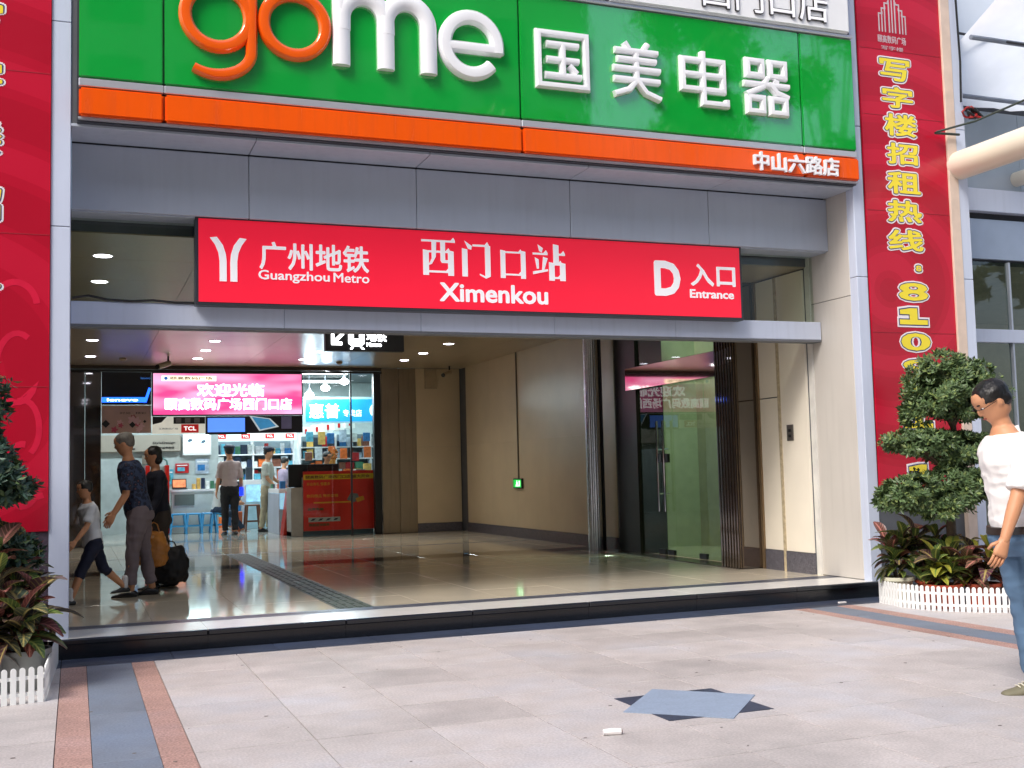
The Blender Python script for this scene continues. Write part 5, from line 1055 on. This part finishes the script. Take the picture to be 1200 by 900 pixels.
    for i, (k, a) in enumerate(Ls):
        an = hips[i]+a
        def shoe(q, an=an): loft(q, [(an+Vector((-.040*H, 0, -.030*H)), .013*H, .018*H), (an+Vector((-.025*H, 0, -.022*H)), .024*H, .025*H), (an+Vector((.02*H, 0, -.020*H)), .027*H, .028*H), (an+Vector((.07*H, 0, -.032*H)), .016*H, .030*H), (an+Vector((.105*H, 0, -.036*H)), .0115*H, .025*H), (an+Vector((.118*H, 0, -.038*H)), .007*H, .015*H)], 14)
        so_ = cloth('shoe', shoe, col['shoe'], 0, .008)
        if col.get('sole'): q = MB(); loft(q, [(an+Vector((-.046*H, 0, -.043*H)), .0045*H, .018*H), (an+Vector((-.0*H, 0, -.043*H)), .005*H, .026*H), (an+Vector((.07*H, 0, -.0435*H)), .005*H, .032*H), (an+Vector((.12*H, 0, -.0435*H)), .0045*H, .020*H)], 14); me = q.mesh('sole', col['sole'], True); o = bpy.data.objects.new('sole', me); COL.objects.link(o); o.parent = so_
        if col.get('sock'): q = MB(); limb(q, an+Vector((0, 0, .075*H)), an+Vector((0, 0, 0)), .026*H, .024*H); me = q.mesh('sock', col['sock'], True); o = bpy.data.objects.new('sock', me); COL.objects.link(o); o.parent = t
    def hairf(q):
        P2 = lambda x, y, z: hc+RM@Vector((x*hh, y*hh, z*hh)); v0 = MB()
        v0.ell((-.14*hh, 0, .40*hh), (.93*hh, .88*hh, .73*hh), 18); v0.ell((-.38*hh, 0, .02*hh), (.62*hh, .80*hh, .62*hh), 16)
        if hair == 'long': v0.ell((-.42*hh, 0, -.7*hh), (.55*hh, .80*hh, 1.1*hh), 16); v0.ell((-.5*hh, 0, -1.6*hh), (.42*hh, .68*hh, .9*hh), 14)
        if hair == 'bob': v0.ell((-.34*hh, 0, -.45*hh), (.60*hh, .86*hh, .62*hh), 16)
        q.add([hc+RM@Vector(v) for v in v0.v], v0.f)
    cloth('hair', hairf, col['hair'], .005, vox*.8, 30)
    hs_ = [x for x in COL.objects if x.parent == t and x.name.startswith('hair')][0].data; r9 = random.Random(2); sb = MB(); nst = 2600 if vox < .009 else 350
    for _ in range(nst):
        p = r9.choice(hs_.polygons); nrm = p.normal; c_ = Vector(p.center); d9 = Vector((r9.uniform(-.35, .2), r9.uniform(-.3, .3), -1)); d9 = (d9-nrm*d9.dot(nrm)+nrm*.22)
        if d9.length < .2: d9 = Vector((.6, r9.uniform(-.6, .6), .1))
        d9.normalize(); ln = r9.uniform(.010, .022)*(1 if hair == 'short' else 1.6); w9 = d9.cross(nrm).normalized()*.0011; c_ = c_-d9*ln*.4
        sb.add([c_-w9, c_+w9, c_+d9*ln+nrm*.0015], [(0, 1, 2)])
    me = bpy.data.meshes.new('hair_strands'); me.from_pydata(sb.v, [], sb.f); me.materials.append(col['hair']); o = bpy.data.objects.new('hair_strands', me); COL.objects.link(o); o.parent = t; o['kind'] = 'stuff'
    if cap:
        v0 = MB(); v0.ell((-.06*hh, 0, .78*hh), (1.10*hh, 1.02*hh, .46*hh), 20); loft(v0, [((-.06*hh, 0, .45*hh), .96*hh, .86*hh), ((-.06*hh, 0, .80*hh), .98*hh, .88*hh)], 20); v0.ell((.95*hh, 0, .48*hh), (.42*hh, .6*hh, .05*hh), 16)
        q = MB(); q.add([hc+RM@Vector(v) for v in v0.v], v0.f); me = q.mesh('cap', cap, True); o = bpy.data.objects.new('cap', me); COL.objects.link(o); o.parent = t
    if face:
        for s_ in (1, -1):
            for nm, c_, r_, m_ in (('eye', (.70, .28, .10), (.10, .14, .08), mat('eye white', '#d8d0c8', .3)), ('iris', (.785, .28, .10), (.04, .06, .06), BLACK), ('eyebrow', (.83, .30, .33), (.05, .20, .045), mat('dark brow hair', '#1c1512', .8))):
                q = MB(); q.ell((0, 0, 0), tuple(v*hh for v in r_), 8); me = q.mesh(nm, m_, True); o = bpy.data.objects.new(nm, me); COL.objects.link(o); o.parent = t; o.location = hc+RM@Vector((c_[0]*hh, s_*c_[1]*hh, c_[2]*hh)); o.rotation_euler = (0, th*.5+hn, 0)
        q = MB(); q.ell((0, 0, 0), (.05*hh, .24*hh, .05*hh), 8); me = q.mesh('lips', mat('lips', '#8a4a40', .5), True); o = bpy.data.objects.new('lips', me); COL.objects.link(o); o.parent = t; o.location = hc+RM@Vector((.83*hh, 0, -.46*hh))
    info = dict(t=t, arms=arms, hip=hip, S=S_, hc=hc, hh=hh, RM=RM, H=H, hips=hips, Ls=Ls, torso=torso); return info
HB = mat('black hair', '#14110f', .45, 0, .3, 40); HG = mat('grey hair', '#6e6a64', .6, 0, .25, 40)
WS = mat('white cotton shirt', '#ece8e4', .8, 0, .03, 3, bump=.1, bscale=12); JE = mat('blue denim', '#587490', .8, 0, .18, 5, bump=.3, bscale=300); SN = mat('olive grey canvas shoe', '#6e6a56', .7, 0, .15); RUB = mat('cream rubber', '#d6d0bc', .6)
mn = person('man in white short sleeved shirt and blue jeans walking left along the right edge', (5.10, 5.06, 0), pi-.33, 1.76, dict(lean=7, head=30, arms=[(17, 10, 6), (-24, 6, 20)], legs=[(-28, 16), (-3, 4)], sleeve=.86, trouser=.97, untuck=0), dict(shirt=WS, trousers=JE, shoe=SN, sole=RUB, hair=HB), vox=.0085, build=1.22)
H_ = 1.775; q = MB(); loft(q, [(mn['S'](.522), .106*H_, .135*H_), (mn['S'](.545), .101*H_, .131*H_)], 24); me = q.mesh('belt', mat('dark brown leather belt', '#2a1f1a', .4), True); o = bpy.data.objects.new('belt', me); COL.objects.link(o); o.parent = mn['t']
q = MB()   # collar
for s_ in (1, -1):
    c0 = mn['S'](.845); q.add([c0+Vector(v)*1.05+Vector((0, 0, -.012)) for v in ((.075, s_*.012, -.025), (.03, s_*.058, .022), (-.05, s_*.05, .045), (-.055, s_*.062, .010), (.03, s_*.085, -.018), (.092, s_*.05, -.058))], [(0, 1, 4, 5), (1, 2, 3, 4)])
    q.add([c0+Vector(v)*1.08+Vector((0, 0, -.012)) for v in ((.075, s_*.012, -.02), (.03, s_*.058, .027), (-.05, s_*.05, .05), (-.055, s_*.062, .012), (.03, s_*.085, -.014), (.092, s_*.05, -.054))], [(0, 1, 4, 5), (1, 2, 3, 4)])
me = q.mesh('collar', WS); o = bpy.data.objects.new('collar', me); COL.objects.link(o); o.parent = mn['t']
for i, (k, a) in enumerate(mn['Ls']):
    an = mn['hips'][i]+a; q = MB()
    for j in range(4): z = an+Vector(((.028+.012*j)*H_, 0, (.006-.005*j)*H_)); q.tube([z+Vector((0, -.018*H_, -.006)), z, z+Vector((0, .018*H_, -.006))], .004, 6)
    me = q.mesh('shoe_lace', RUB); o = bpy.data.objects.new('shoe_lace', me); COL.objects.link(o); o.parent = mn['t']; o['kind'] = 'stuff'
# glasses on the walking man
q = MB(); P2 = lambda x, y, z: mn['hc']+mn['RM']@Vector((x*mn['hh'], y*mn['hh'], z*mn['hh']))
for s_ in (1, -1): q.tube([P2(.1, s_*.82, .12), P2(.8, s_*.62, .12), P2(.93, s_*.46, .14), P2(.95, s_*.12, .14)], .0022, 5)
me = q.mesh('glasses', BLACK); o = bpy.data.objects.new('glasses', me); COL.objects.link(o); o.parent = mn['t']; o['kind'] = 'stuff'
NS = mat('dark blue patterned shirt', '#232a44', .8, 0, .2); nn_ = NS.node_tree; vr = nn_.nodes.new('ShaderNodeTexVoronoi'); vr.inputs['Scale'].default_value = 22; cr = nn_.nodes.new('ShaderNodeValToRGB'); cr.color_ramp.interpolation = 'CONSTANT'
cr.color_ramp.elements[0].color = (.12, .05, .06, 1); cr.color_ramp.elements[1].position = .2; cr.color_ramp.elements[1].color = (.012, .018, .045, 1); e_ = cr.color_ramp.elements.new(.52); e_.color = (.035, .055, .12, 1)
tc_ = nn_.nodes.new('ShaderNodeTexCoord'); nn_.links.new(tc_.outputs['Object'], vr.inputs['Vector']); nn_.links.new(vr.outputs['Distance'], cr.inputs[0]); nn_.links.new(cr.outputs[0], nn_.nodes['Principled BSDF'].inputs['Base Color'])
GT = mat('grey mauve trousers', '#766a70', .8, 0, .1, 5); BKS = mat('black shoe leather', '#17161a', .35)
el = person('grey haired elder in dark patterned shirt and grey trousers walking left, back bent', (.63, 12.55, ZF), pi-.15, 1.66, dict(lean=11, head=12, arms=[(4, 7, 26), (12, 7, 22)], legs=[(8, 6), (-6, 6)], sleeve=.85, trouser=.93), dict(shirt=NS, trousers=GT, shoe=BKS, hair=HG), vox=.011, build=1.15)
kd = person('child in pale grey T-shirt and navy shorts walking left beside the left column', (.17, 12.15, ZF), pi+.3, 1.22, dict(lean=8, head=8, arms=[(20, 12, 20), (-30, 10, 25)], legs=[(26, 6), (-26, 20)], sleeve=.75, trouser=.62), dict(shirt=mat('pale grey T-shirt', '#d2d6de', .8), trousers=mat('navy shorts', '#171d36', .8), shoe=BKS, sole=RUB, sock=mat('white sock', '#d8d8dc', .8), hair=HB), vox=.010)
wm = person('dark haired woman in black clothes carrying bags behind the grey haired elder', (.90, 13.35, ZF), pi+.2, 1.53, dict(lean=6, head=6, arms=[(10, 10, 22), (-10, 9, 16)], legs=[(10, 6), (-8, 8)], sleeve=1.5, trouser=.93), dict(shirt=mat('dark navy cloth', '#14182a', .8, 0, .2), trousers=mat('brown grey trousers', '#3c3430', .8), shoe=BKS, hair=HB), hair='bob', vox=.012)
def bag(name, label, top, w_, d_, h_, m, hm, handle=.12):
    t = thing(name, label, 'bag', (top[0], top[1], top[2]-h_-handle)); mb = MB()
    loft(mb, [((0, 0, .005), d_*.35, w_*.38), ((0, 0, .04), d_*.5, w_*.47), ((0, 0, h_*.45), d_*.52, w_*.50), ((0, 0, h_*.8), d_*.40, w_*.42), ((0, 0, h_), d_*.15, w_*.30)], 22, Vector((0, 1, 0)))
    mb.v = [(y_, x_, z_) for x_, y_, z_ in mb.v]
    me = remesh(mb, .014, 3, .02, 11); me.materials.append(m); o = bpy.data.objects.new('bag_body', me); COL.objects.link(o); o.parent = t
    for s_ in (-1, 1): MB().tube([(-w_*.2, s_*.015, h_*.95), (-w_*.12, s_*.012, h_+handle*.75), (0, 0, h_+handle), (w_*.12, s_*.012, h_+handle*.75), (w_*.2, s_*.015, h_*.95)], .007, 6).build('handle', hm, t, w=False, smooth=True)
    return t
OB = mat('orange yellow plastic bag', '#c4823c', .35, 0, .2, 9, bump=.6, bscale=14, trans=.15)
bag('plastic_bag', 'orange yellow plastic carrier bag hanging between the elder and black bag', (.80, 12.95, .90), .32, .22, .38, OB, OB, .10)
bag('travel_bag', 'large black soft bag held low behind the elder', (.98, 13.2, .68), .44, .26, .40, mat('black nylon', '#0d0c12', .6, 0, .2), BLACK, .07)
GS_ = mat('pinkish grey uniform shirt', '#b8a4a0', .8, 0, .05); BT = mat('black trousers', '#101014', .8); NC = mat('navy cap', '#1a2036', .6)
gd = person('security guard in grey shirt, navy cap and black trousers seen from behind', (3.08, 24.75, ZF), pi/2+.1, 1.83, dict(lean=0, head=0, arms=[(4, 10, 10), (4, 12, 8)], legs=[(3, 3), (-5, 4)], sleeve=.95, trouser=.97, untuck=0), dict(shirt=GS_, trousers=BT, shoe=BKS, hair=HB), cap=NC, vox=.015, face=False)
MB().tube([(.02, -.26, .82), (.02, -.26, 1.0)], .045, 8).build('radio', mat('blue lit radio', '#2038e0', .4, emit=2.0, ecol='#1428ff'), gd['t'], w=False)
cl = person('clerk in pale shirt and dark cap standing beside the display counter', (3.98, 25.5, ZF), -.4, 1.80, dict(lean=2, head=6, arms=[(14, 6, 40), (10, 6, 35)], legs=[(3, 3), (-5, 4)], sleeve=.8, trouser=.97), dict(shirt=mat('pale grey green shirt', '#b9bdb2', .8), trousers=mat('beige trousers', '#b0a486', .8), shoe=BKS, hair=HB), cap=NC, vox=.016, face=True)
at_ = person('dark haired attendant behind the red poster desk, head and shoulders showing', (5.08, 24.5, ZF), -pi/2+.4, 1.66, dict(lean=6, head=14, arms=[(24, 8, 50), (24, 8, 50)], legs=[(2, 2), (-2, 2)], sleeve=.7), dict(shirt=mat('pale floral blouse', '#b4a8a0', .8, 0, .3, 20), trousers=BT, shoe=BKS, hair=HB), hair='bob', vox=.016)
cu_ = person('customer in light top half hidden behind the glass counter', (4.75, 28.1, ZF), .3, 1.62, dict(lean=6, head=14, arms=[(24, 8, 40), (24, 8, 40)], legs=[(2, 2), (-2, 2)], sleeve=.7), dict(shirt=mat('pale lilac blouse', '#9c8ca0', .8), trousers=BT, shoe=BKS, hair=HB), hair='short', vox=.018)
gi = person('girl with long black hair in white T-shirt and jeans sitting on blue stool', (2.95, 26.0, ZF), .0, 1.60, dict(lean=10, head=6, sit=.53, arms=[(30, 6, 40), (34, 6, 36)], legs=[(78, 60), (70, 40)], sleeve=.7), dict(shirt=mat('white T-shirt', '#c8ccca', .8), trousers=mat('dark denim', '#26384e', .8), shoe=mat('white sneaker', '#c8c8cc', .6), hair=HB), hair='long', vox=.014)
bw = person('person in white top and blue jeans bending near the table beyond the guard', (3.42, 27.2, ZF), pi-.3, 1.55, dict(lean=38, head=10, arms=[(50, 6, 20), (44, 6, 20)], legs=[(4, 6), (-8, 8)], sleeve=.8), dict(shirt=MATS['white T-shirt'], trousers=mat('mid blue denim', '#3a5e86', .8), shoe=MATS['white sneaker'], hair=HB), hair='short', vox=.018)

# ================================================================== STREET BEHIND THE CAMERA (seen only in reflections)
OP = thing('office_block', 'grey office block across the street behind the camera', 'building', (-4, -26, 0))
opm = mat('grey render', '#6f7470', .7, 0, .08, .3)
MB().box(-40, 21.5, -38, -26, 0, 27).build('block_wall', opm, OP)
for r in range(7):
    for c in range(18): MB().box(-38+c*3.2, -36+c*3.2, -26, -25.95, 1.5+r*3.5, 3.6+r*3.5).build('window', mat('dark office glass', '#20282c', .1), OP)
def street_tree(x, y, h, r, seed, label):
    t = thing('street_tree', label, 'tree', (x, y, 0)); rg_ = random.Random(seed)
    MB().tube([(x, y, 0), (x+.1, y, h*.3), (x-.1, y, h*.6), (x, y, h*.85)], [.25, .2, .14, .05], 9).build('trunk', BARK, t, smooth=True); cl_ = []
    for k in range(9):
        a = k*2.4; c = (x+r*.6*cos(a)*rg_.uniform(.3, 1), y+r*.6*sin(a)*rg_.uniform(.3, 1), h*rg_.uniform(.55, 1)); cl_.append((c, (r*.45, r*.45, r*.38))); MB().tube([(x, y, h*.45), c], [.1, .03], 6).build('limb', BARK, t)
    crown('crown', cl_, 5500, .5, [FIC, NEWL], t, seed)
for x, y, h, r, s_ in ((-9, -13, 11, 4, 1), (2, -15, 12, 4.5, 2), (11, -12, 11.5, 3.6, 3), (19.6, -14, 19, 2.5, 4), (25.2, -14, 19, 2.8, 5), (30, -14, 15, 4, 6), (16, -16, 11, 4, 7), (38, -15, 14, 5, 8)): street_tree(x, y, h, r, s_, 'leafy street tree across the road behind the camera, '+['far left', 'left of centre', 'centre', 'tall one right of centre', 'second tall one right', 'broad one right', 'low one between two tall', 'far right'][s_-1])
